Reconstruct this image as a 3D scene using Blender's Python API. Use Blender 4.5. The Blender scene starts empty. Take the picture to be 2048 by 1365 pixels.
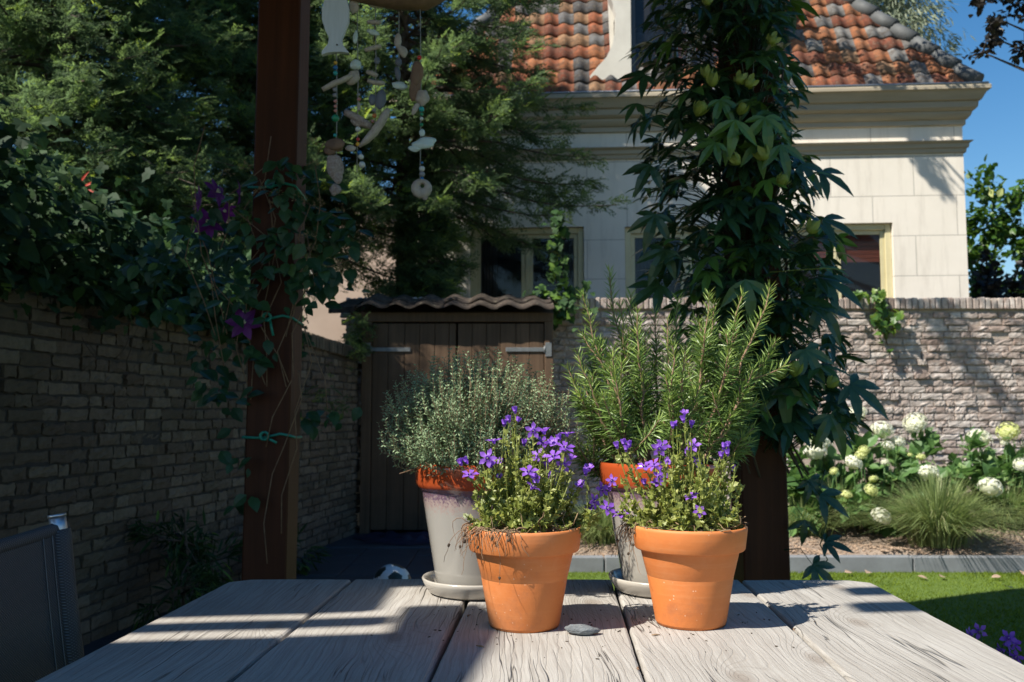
import bpy, math, random
import numpy as np
from mathutils import Vector, Matrix
rng = np.random.default_rng(7); random.seed(7)
S = bpy.context.scene; COL = S.collection
PI = math.pi
# ------------------------------------------------------------------ camera
F = 1800.0; PITCH = math.atan(143/1800); CZ = 1.04
cam = bpy.data.cameras.new("camera"); co = bpy.data.objects.new("camera", cam); COL.objects.link(co)
cam.sensor_width = 36; cam.lens = F/2048*36; cam.clip_start = .05; cam.clip_end = 500
co.location = (0, 0, CZ); co.rotation_euler = (PI/2+PITCH, 0, 0)
cam.dof.use_dof = True; cam.dof.focus_distance = 1.27; cam.dof.aperture_fstop = 11.0
S.camera = co
S.render.resolution_x = 1024; S.render.resolution_y = 682
# ------------------------------------------------------------------ light
EL = math.radians(49); SH = np.array([-.86, -.51])
SUN = Vector((SH[0]*math.cos(EL), SH[1]*math.cos(EL), math.sin(EL)))
w = bpy.data.worlds.new("World"); S.world = w; w.use_nodes = True
nt = w.node_tree; bg = nt.nodes['Background']
sky = nt.nodes.new('ShaderNodeTexSky'); sky.sky_type = 'NISHITA'; sky.sun_disc = False
sky.sun_elevation = EL; sky.sun_rotation = math.atan2(SH[0], SH[1])
sky.air_density = 1.15; sky.dust_density = .35; sky.ozone_density = 2.2
hs = nt.nodes.new('ShaderNodeHueSaturation'); hs.inputs['Saturation'].default_value = 1.36
nt.links.new(sky.outputs[0], hs.inputs['Color']); nt.links.new(hs.outputs[0], bg.inputs[0]); bg.inputs[1].default_value = .075
sl = bpy.data.lights.new("sun", 'SUN'); so = bpy.data.objects.new("sun", sl); COL.objects.link(so)
sl.energy = 4.9; sl.angle = math.radians(.53); sl.color = (1, .94, .83)
so.rotation_euler = SUN.to_track_quat('Z', 'Y').to_euler(); so.location = (-4, -2, 8)
S.view_settings.view_transform = 'Standard'; S.view_settings.look = 'None'
S.view_settings.exposure = 0.85; S.view_settings.gamma = 1
S.cycles.use_denoising = True
S.cycles.max_bounces = 8; S.cycles.transparent_max_bounces = 8
S.cycles.sample_clamp_indirect = 6
# ------------------------------------------------------------------ pixel -> world helpers (build time only)
def ray(px, py):
    u = (px-1024)/F; v = (682.5-py)/F
    return Vector((u, math.cos(PITCH)-v*math.sin(PITCH), math.sin(PITCH)+v*math.cos(PITCH)))
def at(px, py, Y):
    r = ray(px, py); return Vector((0, 0, CZ)) + r*(Y/r.y)
def on(px, py, Z):
    r = ray(px, py); return Vector((0, 0, CZ)) + r*((Z-CZ)/r.z)
TT = .753   # table top height
# ------------------------------------------------------------------ materials
MATS = {}
def ramp(nt, fac, stops, interp='LINEAR'):
    r = nt.nodes.new('ShaderNodeValToRGB'); cr = r.color_ramp; cr.interpolation = interp
    while len(cr.elements) < len(stops): cr.elements.new(.5)
    for e, (p, c) in zip(cr.elements, stops):
        e.position = p; e.color = (*c, 1) if len(c) == 3 else c
    nt.links.new(fac, r.inputs[0]); return r.outputs[0]
def noise(nt, scale, detail=4, rough=.6, vec=None, dist=0):
    n = nt.nodes.new('ShaderNodeTexNoise'); n.inputs['Scale'].default_value = scale
    n.inputs['Detail'].default_value = detail; n.inputs['Roughness'].default_value = rough
    n.inputs['Distortion'].default_value = dist
    if vec is not None: nt.links.new(vec, n.inputs['Vector'])
    return n.outputs['Fac']
def mapping(nt, scale=(1, 1, 1), src='Object', rot=(0, 0, 0)):
    tc = nt.nodes.new('ShaderNodeTexCoord'); m = nt.nodes.new('ShaderNodeMapping')
    m.inputs['Scale'].default_value = scale; m.inputs['Rotation'].default_value = rot
    nt.links.new(tc.outputs[src], m.inputs['Vector']); return m.outputs[0]
def mix(nt, fac, a, b, mode='MIX'):
    m = nt.nodes.new('ShaderNodeMix'); m.data_type = 'RGBA'; m.blend_type = mode
    for s, v in ((m.inputs[0], fac), (m.inputs[6], a), (m.inputs[7], b)):
        if isinstance(v, (int, float)): s.default_value = v
        elif isinstance(v, tuple): s.default_value = (*v, 1)
        else: nt.links.new(v, s)
    return m.outputs[2]
def math_(nt, op, a, b=0.0, c=None):
    m = nt.nodes.new('ShaderNodeMath'); m.operation = op
    for i, v in enumerate((a, b) if c is None else (a, b, c)):
        if isinstance(v, (int, float)): m.inputs[i].default_value = v
        else: nt.links.new(v, m.inputs[i])
    return m.outputs[0]
def bump(nt, h, strength=.5, dist=.01, nrm=None):
    b = nt.nodes.new('ShaderNodeBump'); b.inputs['Strength'].default_value = strength
    b.inputs['Distance'].default_value = dist; nt.links.new(h, b.inputs['Height'])
    if nrm is not None: nt.links.new(nrm, b.inputs['Normal'])
    return b.outputs[0]
def attr(nt, name='tint'):
    a = nt.nodes.new('ShaderNodeAttribute'); a.attribute_name = name; return a.outputs['Fac']
def newmat(name):
    m = bpy.data.materials.new(name); m.use_nodes = True; MATS[name] = m
    return m, m.node_tree, m.node_tree.nodes['Principled BSDF']
def setin(nt, bs, key, v):
    if isinstance(v, (int, float)): bs.inputs[key].default_value = v
    elif isinstance(v, tuple): bs.inputs[key].default_value = (*v, 1)
    else: nt.links.new(v, bs.inputs[key])
def simple(name, col, rough=.7, col2=None, nscale=12, bmp=0, bdist=.004, metal=0, coat=0, stretch=(1, 1, 1)):
    m, nt, bs = newmat(name)
    v = mapping(nt, stretch)
    n = noise(nt, nscale, 5, .65, v)
    c2 = col2 or tuple(x*.75 for x in col)
    setin(nt, bs, 'Base Color', ramp(nt, n, [(.3, col), (.7, c2)]))
    bs.inputs['Roughness'].default_value = rough; bs.inputs['Metallic'].default_value = metal
    bs.inputs['Coat Weight'].default_value = coat; bs.inputs['Coat Roughness'].default_value = .08
    if bmp: nt.links.new(bump(nt, noise(nt, nscale*4, 6, .7, v), bmp, bdist), bs.inputs['Normal'])
    return m
def leafmat(name, stops, rough=.45, trans=.3, spec=.4):
    """two-sided leaf: colour by the per-leaf attribute"""
    m, nt, bs = newmat(name)
    c = ramp(nt, attr(nt), stops)
    v = mapping(nt); n = noise(nt, 35, 3, .6, v)
    c = mix(nt, math_(nt, 'MULTIPLY', n, .45), c, tuple(x*.55 for x in stops[0][1]))
    setin(nt, bs, 'Base Color', c); bs.inputs['Roughness'].default_value = rough
    bs.inputs['Specular IOR Level'].default_value = spec
    tr = nt.nodes.new('ShaderNodeBsdfTranslucent')
    bright = nt.nodes.new('ShaderNodeHueSaturation'); bright.inputs['Value'].default_value = 1.5
    bright.inputs['Saturation'].default_value = 1.1; bright.inputs['Hue'].default_value = .49
    nt.links.new(c, bright.inputs['Color']); nt.links.new(bright.outputs[0], tr.inputs[0])
    ms = nt.nodes.new('ShaderNodeMixShader'); ms.inputs[0].default_value = trans
    nt.links.new(bs.outputs[0], ms.inputs[1]); nt.links.new(tr.outputs[0], ms.inputs[2])
    nt.links.new(ms.outputs[0], nt.nodes['Material Output'].inputs['Surface'])
    return m
def ao_free(): pass
M = {}
def brickmat(name, stops, mossy=(.05, .07, .03), moss=.25, light=None):
    m, nt, bs = newmat(name)
    c = ramp(nt, attr(nt), stops)
    v = mapping(nt)
    c = mix(nt, math_(nt, 'MULTIPLY', ramp(nt, noise(nt, 22, 6, .75, v), [(.35, (0, 0, 0)), (.7, (1, 1, 1))]), .55), c, tuple(x*.45 for x in stops[0][1]))
    c = mix(nt, math_(nt, 'MULTIPLY', ramp(nt, noise(nt, 1.7, 4, .6, v), [(.45, (0, 0, 0)), (.65, (1, 1, 1))]), moss), c, mossy)
    if light:
        c = mix(nt, math_(nt, 'MULTIPLY', ramp(nt, noise(nt, 9, 5, .7, v), [(.5, (0, 0, 0)), (.68, (1, 1, 1))]), .6), c, light)
    setin(nt, bs, 'Base Color', c); bs.inputs['Roughness'].default_value = .92
    nt.links.new(bump(nt, noise(nt, 60, 6, .75, v), .7, .006), bs.inputs['Normal'])
    return m
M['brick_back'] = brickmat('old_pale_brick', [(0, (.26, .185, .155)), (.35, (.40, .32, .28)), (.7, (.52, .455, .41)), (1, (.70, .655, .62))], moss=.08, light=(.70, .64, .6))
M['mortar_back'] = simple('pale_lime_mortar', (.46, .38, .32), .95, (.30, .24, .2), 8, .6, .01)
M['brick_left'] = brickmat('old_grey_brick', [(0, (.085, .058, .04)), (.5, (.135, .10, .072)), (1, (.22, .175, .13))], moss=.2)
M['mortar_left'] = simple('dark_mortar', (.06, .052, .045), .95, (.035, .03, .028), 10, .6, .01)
# weathered planks ---------------------------------------------------------
def plankmat():
    m, nt, bs = newmat('weathered_grey_oak')
    tc = nt.nodes.new('ShaderNodeTexCoord'); t = attr(nt)
    cx = nt.nodes.new('ShaderNodeCombineXYZ')
    nt.links.new(math_(nt, 'MULTIPLY', t, 7.3), cx.inputs[0]); nt.links.new(math_(nt, 'MULTIPLY', t, 13.1), cx.inputs[1])
    va = nt.nodes.new('ShaderNodeVectorMath'); va.operation = 'ADD'
    nt.links.new(tc.outputs['Object'], va.inputs[0]); nt.links.new(cx.outputs[0], va.inputs[1])
    q0 = nt.nodes.new('ShaderNodeMapping'); q0.inputs['Scale'].default_value = (5, 2.0, 3); nt.links.new(va.outputs[0], q0.inputs['Vector'])
    wv = math_(nt, 'MULTIPLY', math_(nt, 'SUBTRACT', noise(nt, 1, 3, .55, q0.outputs[0]), .5), .05)
    cw = nt.nodes.new('ShaderNodeCombineXYZ'); nt.links.new(wv, cw.inputs[0])
    vb = nt.nodes.new('ShaderNodeVectorMath'); vb.operation = 'ADD'; nt.links.new(va.outputs[0], vb.inputs[0]); nt.links.new(cw.outputs[0], vb.inputs[1]); va = vb
    def mp(s):
        q = nt.nodes.new('ShaderNodeMapping'); q.inputs['Scale'].default_value = s
        nt.links.new(va.outputs[0], q.inputs['Vector']); return q.outputs[0]
    # knots and cathedral figure: bands of a noise field stretched along the plank
    fld = noise(nt, 1, 2, .45, mp((5, .6, 5)), .2)
    wob = noise(nt, 1, 3, .6, mp((14, 26, 3)))
    vk = nt.nodes.new('ShaderNodeTexVoronoi'); vk.inputs['Scale'].default_value = 1; vk.voronoi_dimensions = '2D'; nt.links.new(mp((4.6, 2.1, 0)), vk.inputs['Vector'])
    kd = vk.outputs['Distance']; kb = math_(nt, 'MAXIMUM', math_(nt, 'SUBTRACT', 1.0, math_(nt, 'MULTIPLY', kd, 3.6)), 0.0); kb = math_(nt, 'MULTIPLY', kb, kb)
    sxx = nt.nodes.new('ShaderNodeSeparateXYZ'); nt.links.new(va.outputs[0], sxx.inputs[0])
    f2 = math_(nt, 'ADD', math_(nt, 'ADD', math_(nt, 'MULTIPLY', sxx.outputs['X'], 85.0), math_(nt, 'MULTIPLY', fld, 11.0)), math_(nt, 'ADD', math_(nt, 'MULTIPLY', wob, .7), math_(nt, 'MULTIPLY', kb, 7.0)))
    knot = ramp(nt, kd, [(.03, (1, 1, 1)), (.075, (0, 0, 0))])
    rings = math_(nt, 'ABSOLUTE', math_(nt, 'SINE', math_(nt, 'MULTIPLY', f2, PI)))
    fine = noise(nt, 1, 6, .8, mp((380, 5, 60)))
    mid = noise(nt, 1, 5, .75, mp((190, 6, 40)))
    blotch = noise(nt, 1, 4, .6, mp((7, 3.5, 5)))
    c = ramp(nt, blotch, [(.3, (.40, .385, .36)), (.55, (.335, .318, .292)), (.75, (.245, .224, .198))])
    c = mix(nt, math_(nt, 'MULTIPLY', ramp(nt, fine, [(.40, (1, 1, 1)), (.56, (0, 0, 0))]), .55), c, (.17, .145, .125))
    c = mix(nt, math_(nt, 'MULTIPLY', ramp(nt, mid, [(.5, (0, 0, 0)), (.66, (1, 1, 1))]), .45), c, (.48, .465, .435))
    c = mix(nt, math_(nt, 'MULTIPLY', ramp(nt, rings, [(.0, (1, 1, 1)), (.5, (0, 0, 0))]), .28), c, (.19, .16, .13))
    c = mix(nt, math_(nt, 'MULTIPLY', knot, .6), c, (.16, .12, .09))
    # open cracks
    crk = noise(nt, 1, 3, .55, mp((26, 1.1, 10)), .5)
    crk = math_(nt, 'ABSOLUTE', math_(nt, 'SUBTRACT', crk, .5))
    gate = ramp(nt, noise(nt, 1, 2, .5, mp((8, 3.2, 5))), [(.5, (0, 0, 0)), (.58, (1, 1, 1))])
    crack = math_(nt, 'MULTIPLY', ramp(nt, crk, [(0, (1, 1, 1)), (.006, (0, 0, 0))]), gate)
    c = mix(nt, math_(nt, 'MULTIPLY', crack, .9), c, (.03, .025, .02))
    c = mix(nt, .18, c, mix(nt, t, (.5, .43, .36), (.46, .46, .45)))
    setin(nt, bs, 'Base Color', c); bs.inputs['Roughness'].default_value = .82
    bs.inputs['Specular IOR Level'].default_value = .35
    h = math_(nt, 'ADD', math_(nt, 'MULTIPLY', fine, .5), math_(nt, 'MULTIPLY', ramp(nt, rings, [(0, (0, 0, 0)), (.3, (1, 1, 1))]), .35))
    h = math_(nt, 'SUBTRACT', h, math_(nt, 'MULTIPLY', crack, 1.6))
    nt.links.new(bump(nt, h, .85, .0016), bs.inputs['Normal'])
    return m
M['plank'] = plankmat()
def woodmat(name, c1, c2, rough=.6, axis='Z', sc=40, coat=0):
    m, nt, bs = newmat(name)
    s = {'Z': (sc, sc, 1.2), 'X': (1.2, sc, sc), 'Y': (sc, 1.2, sc)}[axis]
    v = mapping(nt, s); n = noise(nt, 1, 6, .7, v, .3)
    t = attr(nt)
    c = ramp(nt, n, [(.3, c1), (.7, c2)])
    c = mix(nt, math_(nt, 'MULTIPLY', t, .5), c, tuple(x*.5 for x in c1))
    b = noise(nt, 2.2, 4, .6, mapping(nt))
    c = mix(nt, math_(nt, 'MULTIPLY', ramp(nt, b, [(.45, (0, 0, 0)), (.7, (1, 1, 1))]), .4), c, tuple(x*.4 for x in c2))
    setin(nt, bs, 'Base Color', c); bs.inputs['Roughness'].default_value = rough
    bs.inputs['Coat Weight'].default_value = coat; bs.inputs['Coat Roughness'].default_value = .3
    bs.inputs['Specular IOR Level'].default_value = .2
    nt.links.new(bump(nt, n, .4, .003), bs.inputs['Normal'])
    return m
M['post'] = woodmat('red_brown_stained_timber', (.085, .027, .011), (.042, .013, .006), .6, 'Z', 30, 0)
M['shedwood'] = woodmat('weathered_shed_boards', (.165, .105, .066), (.082, .052, .034), .85, 'Z', 35)
# terracotta ------------------------------------------------------------
def terracotta():
    m, nt, bs = newmat('terracotta_clay')
    v = mapping(nt)
    c = ramp(nt, noise(nt, 9, 5, .65, v), [(.3, (.60, .19, .045)), (.7, (.50, .145, .035))])
    st = noise(nt, 1, 3, .6, mapping(nt, (8, 8, 130)))
    c = mix(nt, math_(nt, 'MULTIPLY', ramp(nt, st, [(.5, (0, 0, 0)), (.75, (1, 1, 1))]), .25), c, (.68, .3, .12))
    vo = nt.nodes.new('ShaderNodeTexVoronoi'); vo.inputs['Scale'].default_value = 120; nt.links.new(v, vo.inputs['Vector'])
    wn = ramp(nt, noise(nt, 14, 2, .5, v), [(.5, (0, 0, 0)), (.62, (1, 1, 1))])
    sp = math_(nt, 'MULTIPLY', ramp(nt, vo.outputs['Distance'], [(.08, (1, 1, 1)), (.13, (0, 0, 0))]), wn)
    c = mix(nt, math_(nt, 'MULTIPLY', sp, .55), c, (.75, .62, .48))
    pl = ramp(nt, noise(nt, 5, 6, .7, v), [(.48, (0, 0, 0)), (.72, (1, 1, 1))])
    c = mix(nt, math_(nt, 'MULTIPLY', pl, .4), c, (.60, .33, .17))
    dk = ramp(nt, noise(nt, 17, 6, .75, v), [(.56, (0, 0, 0)), (.72, (1, 1, 1))])
    c = mix(nt, math_(nt, 'MULTIPLY', dk, .45), c, (.26, .10, .05))
    setin(nt, bs, 'Base Color', c); bs.inputs['Roughness'].default_value = .62
    nt.links.new(bump(nt, math_(nt, 'ADD', noise(nt, 90, 5, .6, v), math_(nt, 'MULTIPLY', st, .8)), .25, .0012), bs.inputs['Normal'])
    return m
M['terra'] = terracotta()
def glazed():
    """brown-red glaze over the rim running through a speckled violet band into warm grey"""
    m, nt, bs = newmat('two_tone_glaze')
    tc = nt.nodes.new('ShaderNodeTexCoord'); sx = nt.nodes.new('ShaderNodeSeparateXYZ')
    nt.links.new(tc.outputs['Object'], sx.inputs[0]); z = sx.outputs['Z']
    n = noise(nt, 260, 2, .6, tc.outputs['Object']); n2 = noise(nt, 11, 3, .5, tc.outputs['Object'])
    zz = math_(nt, 'ADD', z, math_(nt, 'MULTIPLY', math_(nt, 'SUBTRACT', n, .5), .05))
    zz = math_(nt, 'ADD', zz, math_(nt, 'MULTIPLY', math_(nt, 'SUBTRACT', n2, .5), .008))
    q = math_(nt, 'DIVIDE', zz, .2)
    body = ramp(nt, q, [(.0, (.33, .31, .275)), (.60, (.38, .355, .32)), (.68, (.40, .30, .27)), (.745, (.16, .10, .15)), (.80, (.20, .10, .10))])
    z2 = math_(nt, 'ADD', math_(nt, 'DIVIDE', z, .2), math_(nt, 'MULTIPLY', math_(nt, 'SUBTRACT', n2, .5), .03))
    top = ramp(nt, z2, [(.792, (0, 0, 0)), (.802, (1, 1, 1))])
    c = mix(nt, top, body, (.36, .065, .018))
    setin(nt, bs, 'Base Color', c); bs.inputs['Roughness'].default_value = .12
    bs.inputs['Coat Weight'].default_value = .6; bs.inputs['Coat Roughness'].default_value = .04
    nt.links.new(bump(nt, noise(nt, 14, 3, .5, tc.outputs['Object']), .2, .002), bs.inputs['Normal'])
    return m
M['glaze'] = glazed()
M['saucer'] = simple('grey_saucer_glaze', (.44, .41, .36), .22, (.36, .33, .29), 10, .1, .001, coat=.5)
M['soil'] = simple('potting_soil', (.05, .033, .022), .95, (.11, .075, .045), 60, .9, .006)
M['root'] = simple('dry_root', (.16, .09, .055), .9, (.30, .2, .12), 60)
M['straw'] = simple('dry_stalk', (.36, .26, .15), .85, (.2, .13, .07), 40)
M['bark'] = simple('tree_bark', (.12, .085, .06), .9, (.05, .037, .03), 18, .7, .01, stretch=(1, 1, .3))
M['rosestem'] = simple('rosemary_bark', (.33, .20, .13), .8, (.2, .12, .08), 70, .3, .001)
# leaves
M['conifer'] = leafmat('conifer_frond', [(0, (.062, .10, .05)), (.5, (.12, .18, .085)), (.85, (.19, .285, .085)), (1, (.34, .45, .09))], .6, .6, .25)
M['vine'] = leafmat('vine_leaf', [(0, (.02, .05, .026)), (.55, (.05, .115, .04)), (1, (.14, .27, .045))], .3, .22, .5)
M['vinebud'] = leafmat('vine_bud', [(0, (.24, .32, .06)), (1, (.4, .42, .1))], .5, .3)
M['ivy'] = leafmat('ivy_leaf', [(0, (.02, .045, .022)), (.7, (.045, .10, .03)), (1, (.16, .28, .04))], .65, .25, .2)
M['clem'] = leafmat('clematis_leaf', [(0, (.02, .06, .03)), (.7, (.05, .12, .04)), (1, (.13, .22, .04))], .4, .25)
M['rosemary'] = leafmat('rosemary_needle', [(0, (.09, .16, .05)), (.5, (.22, .33, .08)), (1, (.44, .54, .12))], .4, .2, .5)
M['thyme'] = leafmat('thyme_leaf', [(0, (.10, .16, .085)), (.6, (.23, .33, .175)), (1, (.40, .50, .28))], .6, .15)
M['bell'] = leafmat('bellflower_leaf', [(0, (.13, .17, .04)), (.5, (.32, .37, .09)), (1, (.56, .57, .2))], .45, .35)
M['hydleaf'] = leafmat('hydrangea_leaf', [(0, (.06, .13, .04)), (.6, (.13, .25, .075)), (1, (.26, .38, .11))], .5, .3)
M['grassblade'] = leafmat('clump_grass', [(0, (.14, .20, .07)), (.6, (.28, .35, .13)), (1, (.50, .47, .26))], .5, .3)
M['turf'] = leafmat('artificial_turf', [(0, (.08, .13, .01)), (1, (.21, .28, .03))], .7, .3, .1)
M['shrub'] = leafmat('shrub_leaf', [(0, (.035, .085, .018)), (.6, (.08, .17, .03)), (1, (.22, .32, .05))], .4, .3)
M['willow'] = leafmat('willow_leaf', [(0, (.16, .20, .12)), (1, (.36, .40, .28))], .5, .3)
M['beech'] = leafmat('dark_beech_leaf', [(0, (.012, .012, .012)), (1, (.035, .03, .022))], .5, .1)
M['petal'] = leafmat('violet_petal', [(0, (.24, .08, .56)), (1, (.42, .19, .80))], .5, .35)
M['clempetal'] = leafmat('plum_petal', [(0, (.10, .012, .13)), (1, (.2, .03, .24))], .5, .3)
M['white_fl'] = leafmat('white_floret', [(0, (.62, .64, .42)), (.4, (.8, .8, .7)), (1, (.86, .86, .82))], .6, .3)
M['lime_fl'] = leafmat('lime_floret', [(0, (.52, .58, .2)), (1, (.8, .8, .48))], .6, .3)
M['stamen'] = simple('cream_stamen', (.75, .7, .5), .6)
M['redleaf'] = leafmat('red_leaf', [(0, (.6, .05, .03)), (1, (.75, .12, .05))], .5, .4)
# building
def stucco():
    m, nt, bs = newmat('cream_stucco')
    tc = nt.nodes.new('ShaderNodeTexCoord'); q = nt.nodes.new('ShaderNodeMapping')
    q.inputs['Rotation'].default_value = (PI/2, 0, 0); q.inputs['Location'].default_value = (.1, .24, 0)
    nt.links.new(tc.outputs['Object'], q.inputs['Vector'])
    b = nt.nodes.new('ShaderNodeTexBrick'); nt.links.new(q.outputs[0], b.inputs['Vector'])
    b.inputs['Scale'].default_value = 1; b.inputs['Brick Width'].default_value = .98; b.inputs['Row Height'].default_value = .485
    b.inputs['Mortar Size'].default_value = .0055; b.inputs['Mortar Smooth'].default_value = .2
    v = mapping(nt)
    c = ramp(nt, noise(nt, 1.6, 6, .65, v), [(.3, (.78, .72, .635)), (.7, (.70, .645, .56))])
    drip = noise(nt, 1, 5, .7, mapping(nt, (7, 7, .9)))
    c = mix(nt, math_(nt, 'MULTIPLY', ramp(nt, drip, [(.5, (0, 0, 0)), (.78, (1, 1, 1))]), .5), c, (.42, .37, .31))
    c = mix(nt, math_(nt, 'MULTIPLY', b.outputs['Fac'], .55), c, (.22, .2, .18))
    setin(nt, bs, 'Base Color', c); bs.inputs['Roughness'].default_value = .85
    h = math_(nt, 'SUBTRACT', math_(nt, 'MULTIPLY', noise(nt, 40, 5, .6, v), .2), b.outputs['Fac'])
    nt.links.new(bump(nt, h, .5, .008), bs.inputs['Normal'])
    return m
M['stucco'] = stucco()
M['trim'] = simple('grey_cream_trim', (.42, .36, .265), .6, (.33, .28, .20), 5, .15, .003, stretch=(.3, 1, 3))
M['white_trim'] = simple('off_white_render', (.62, .59, .52), .7, (.5, .47, .41), 3, .2, .004)
M['frame'] = simple('cream_window_paint', (.60, .54, .33), .45, (.52, .46, .27), 6, .1, .002)
M['darkframe'] = simple('dark_grey_window_paint', (.055, .06, .07), .4)
M['zinc'] = simple('zinc_gutter', (.42, .43, .45), .4, (.3, .31, .33), 6, metal=.6)
M['galv'] = simple('galvanised_steel', (.22, .23, .235), .55, (.15, .16, .16), 30, metal=.5)
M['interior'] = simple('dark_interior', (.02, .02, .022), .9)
M['curtain'] = simple('grey_curtain', (.16, .15, .14), .9, (.09, .085, .08), 4)
M['roof_reflection'] = simple('red_roof_reflection', (.42, .11, .05), .6, (.26, .06, .03), 3, .2, .01, stretch=(.6, 1, 8))  # colour of a reflected red roof, painted on slats
def glass():
    m, nt, bs = newmat('window_glass')
    bs.inputs['Base Color'].default_value = (.02, .022, .026, 1); bs.inputs['Roughness'].default_value = .03
    bs.inputs['Alpha'].default_value = .35; bs.inputs['Specular IOR Level'].default_value = .7
    nt.links.new(bump(nt, noise(nt, 3, 2, .5, mapping(nt)), .06, .01), bs.inputs['Normal'])
    return m
M['glass'] = glass()
def tilemat(name, stops):
    m, nt, bs = newmat(name)
    c = ramp(nt, attr(nt), stops, 'CONSTANT'); v = mapping(nt)
    c = mix(nt, math_(nt, 'MULTIPLY', ramp(nt, noise(nt, 11, 6, .7, v), [(.38, (0, 0, 0)), (.62, (1, 1, 1))]), .72), c, (.075, .055, .042))
    c = mix(nt, math_(nt, 'MULTIPLY', ramp(nt, noise(nt, 30, 4, .7, v), [(.55, (0, 0, 0)), (.72, (1, 1, 1))]), .4), c, (.42, .38, .28))
    setin(nt, bs, 'Base Color', c); bs.inputs['Roughness'].default_value = .9; bs.inputs['Specular IOR Level'].default_value = .15
    nt.links.new(bump(nt, noise(nt, 50, 5, .7, v), .4, .004), bs.inputs['Normal'])
    return m
M['tile'] = tilemat('clay_pantile', [(0, (.29, .095, .048)), (.2, (.37, .145, .068)), (.4, (.19, .062, .038)), (.58, (.32, .18, .10)), (.66, (.16, .16, .165)), (.8, (.085, .088, .095)), (.92, (.22, .215, .21))])
M['darktile'] = tilemat('dark_pantile', [(0, (.016, .014, .013)), (.4, (.026, .022, .02)), (.8, (.045, .037, .033))])
M['hiptile'] = simple('dark_hip_tile', (.10, .105, .105), .7, (.055, .058, .06), 9, .3, .005)
M['kerb'] = simple('grey_concrete_kerb', (.21, .22, .235), .85, (.15, .155, .165), 7, .3, .003)
M['bed'] = simple('dry_garden_soil', (.40, .31, .24), .95, (.23, .17, .13), 14, .9, .03)
M['turfbase'] = simple('turf_backing', (.07, .12, .012), .95, (.10, .15, .02), 9, .3, .01)
M['ground'] = simple('bare_ground', (.06, .055, .045), .95, (.04, .04, .035), 4, .4, .02)
M['paving'] = simple('dark_slate_paving', (.04, .047, .058), .6, (.025, .03, .038), 5, .3, .004)
M['chip'] = simple('bark_chip', (.42, .30, .21), .9, (.2, .14, .1), 30)
M['mesh'] = None
def chairmesh():
    m, nt, bs = newmat('charcoal_woven_mesh')
    v = mapping(nt, (1, 1, 1), 'Object')
    sx = nt.nodes.new('ShaderNodeSeparateXYZ'); nt.links.new(v, sx.inputs[0])
    a = math_(nt, 'SINE', math_(nt, 'MULTIPLY', sx.outputs['Y'], 1500)); b = math_(nt, 'SINE', math_(nt, 'MULTIPLY', sx.outputs['Z'], 1500))
    h = math_(nt, 'MULTIPLY', a, b)
    c = ramp(nt, h, [(.0, (.035, .037, .042)), (.8, (.11, .115, .125))])
    setin(nt, bs, 'Base Color', c); bs.inputs['Roughness'].default_value = .55
    nt.links.new(bump(nt, h, .6, .001), bs.inputs['Normal']); return m
M['mesh'] = chairmesh()
M['seam'] = simple('grey_seam_thread', (.17, .175, .18), .6)
M['alu'] = simple('brushed_aluminium', (.55, .57, .6), .35, metal=.85)
M['twine'] = simple('green_garden_tie', (.02, .28, .21), .45)
M['pink_plaster'] = simple('pinkish_plaster', (.42, .33, .27), .9, (.34, .26, .21), 1.3, .3, .01)
M['shell'] = simple('sea_shell', (.44, .38, .33), .6, (.30, .25, .21), 60, .3, .001)
M['coral'] = simple('pitted_coral', (.50, .42, .38), .9, (.28, .2, .18), 180, 1, .004)
M['whitewood'] = simple('whitewashed_wood', (.58, .62, .68), .75, (.48, .52, .57), 20, .2, .001, stretch=(6, 1, .6))
M['driftwood'] = simple('brown_driftwood', (.22, .13, .085), .85, (.11, .065, .045), 25, .6, .004, stretch=(1, 1, .25))
M['slate'] = simple('blue_grey_slate', (.14, .15, .18), .6, (.09, .10, .13), 40, .2, .001)
M['seaglass'] = simple('frosted_sea_glass', (.52, .60, .58), .35, (.42, .5, .48), 20)
M['string'] = simple('grey_string', (.3, .3, .28), .8)
M['ballw'] = simple('white_ball_leather', (.62, .65, .68), .4, (.5, .53, .56), 6)
M['ballb'] = simple('dark_ball_leather', (.02, .035, .03), .4)
M['bluecloth'] = simple('blue_tarpaulin', (.008, .018, .05), .45, (.006, .012, .03), 5, .4, .01)
M['stone'] = simple('grey_weathered_wood_chip', (.22, .24, .25), .8, (.10, .11, .12), 90, .9, .003, stretch=(.4, 1, 1))
for nme, c in dict(blue=(.02, .16, .4), teal=(.02, .33, .34), green=(.02, .24, .12), pink=(.5, .22, .19), red=(.55, .04, .03), yellow=(.7, .38, .04), white=(.6, .6, .58), grey=(.25, .25, .28), orange=(.6, .2, .05)).items():
    M['b_'+nme] = simple(nme+'_bead', c, .25)
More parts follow.
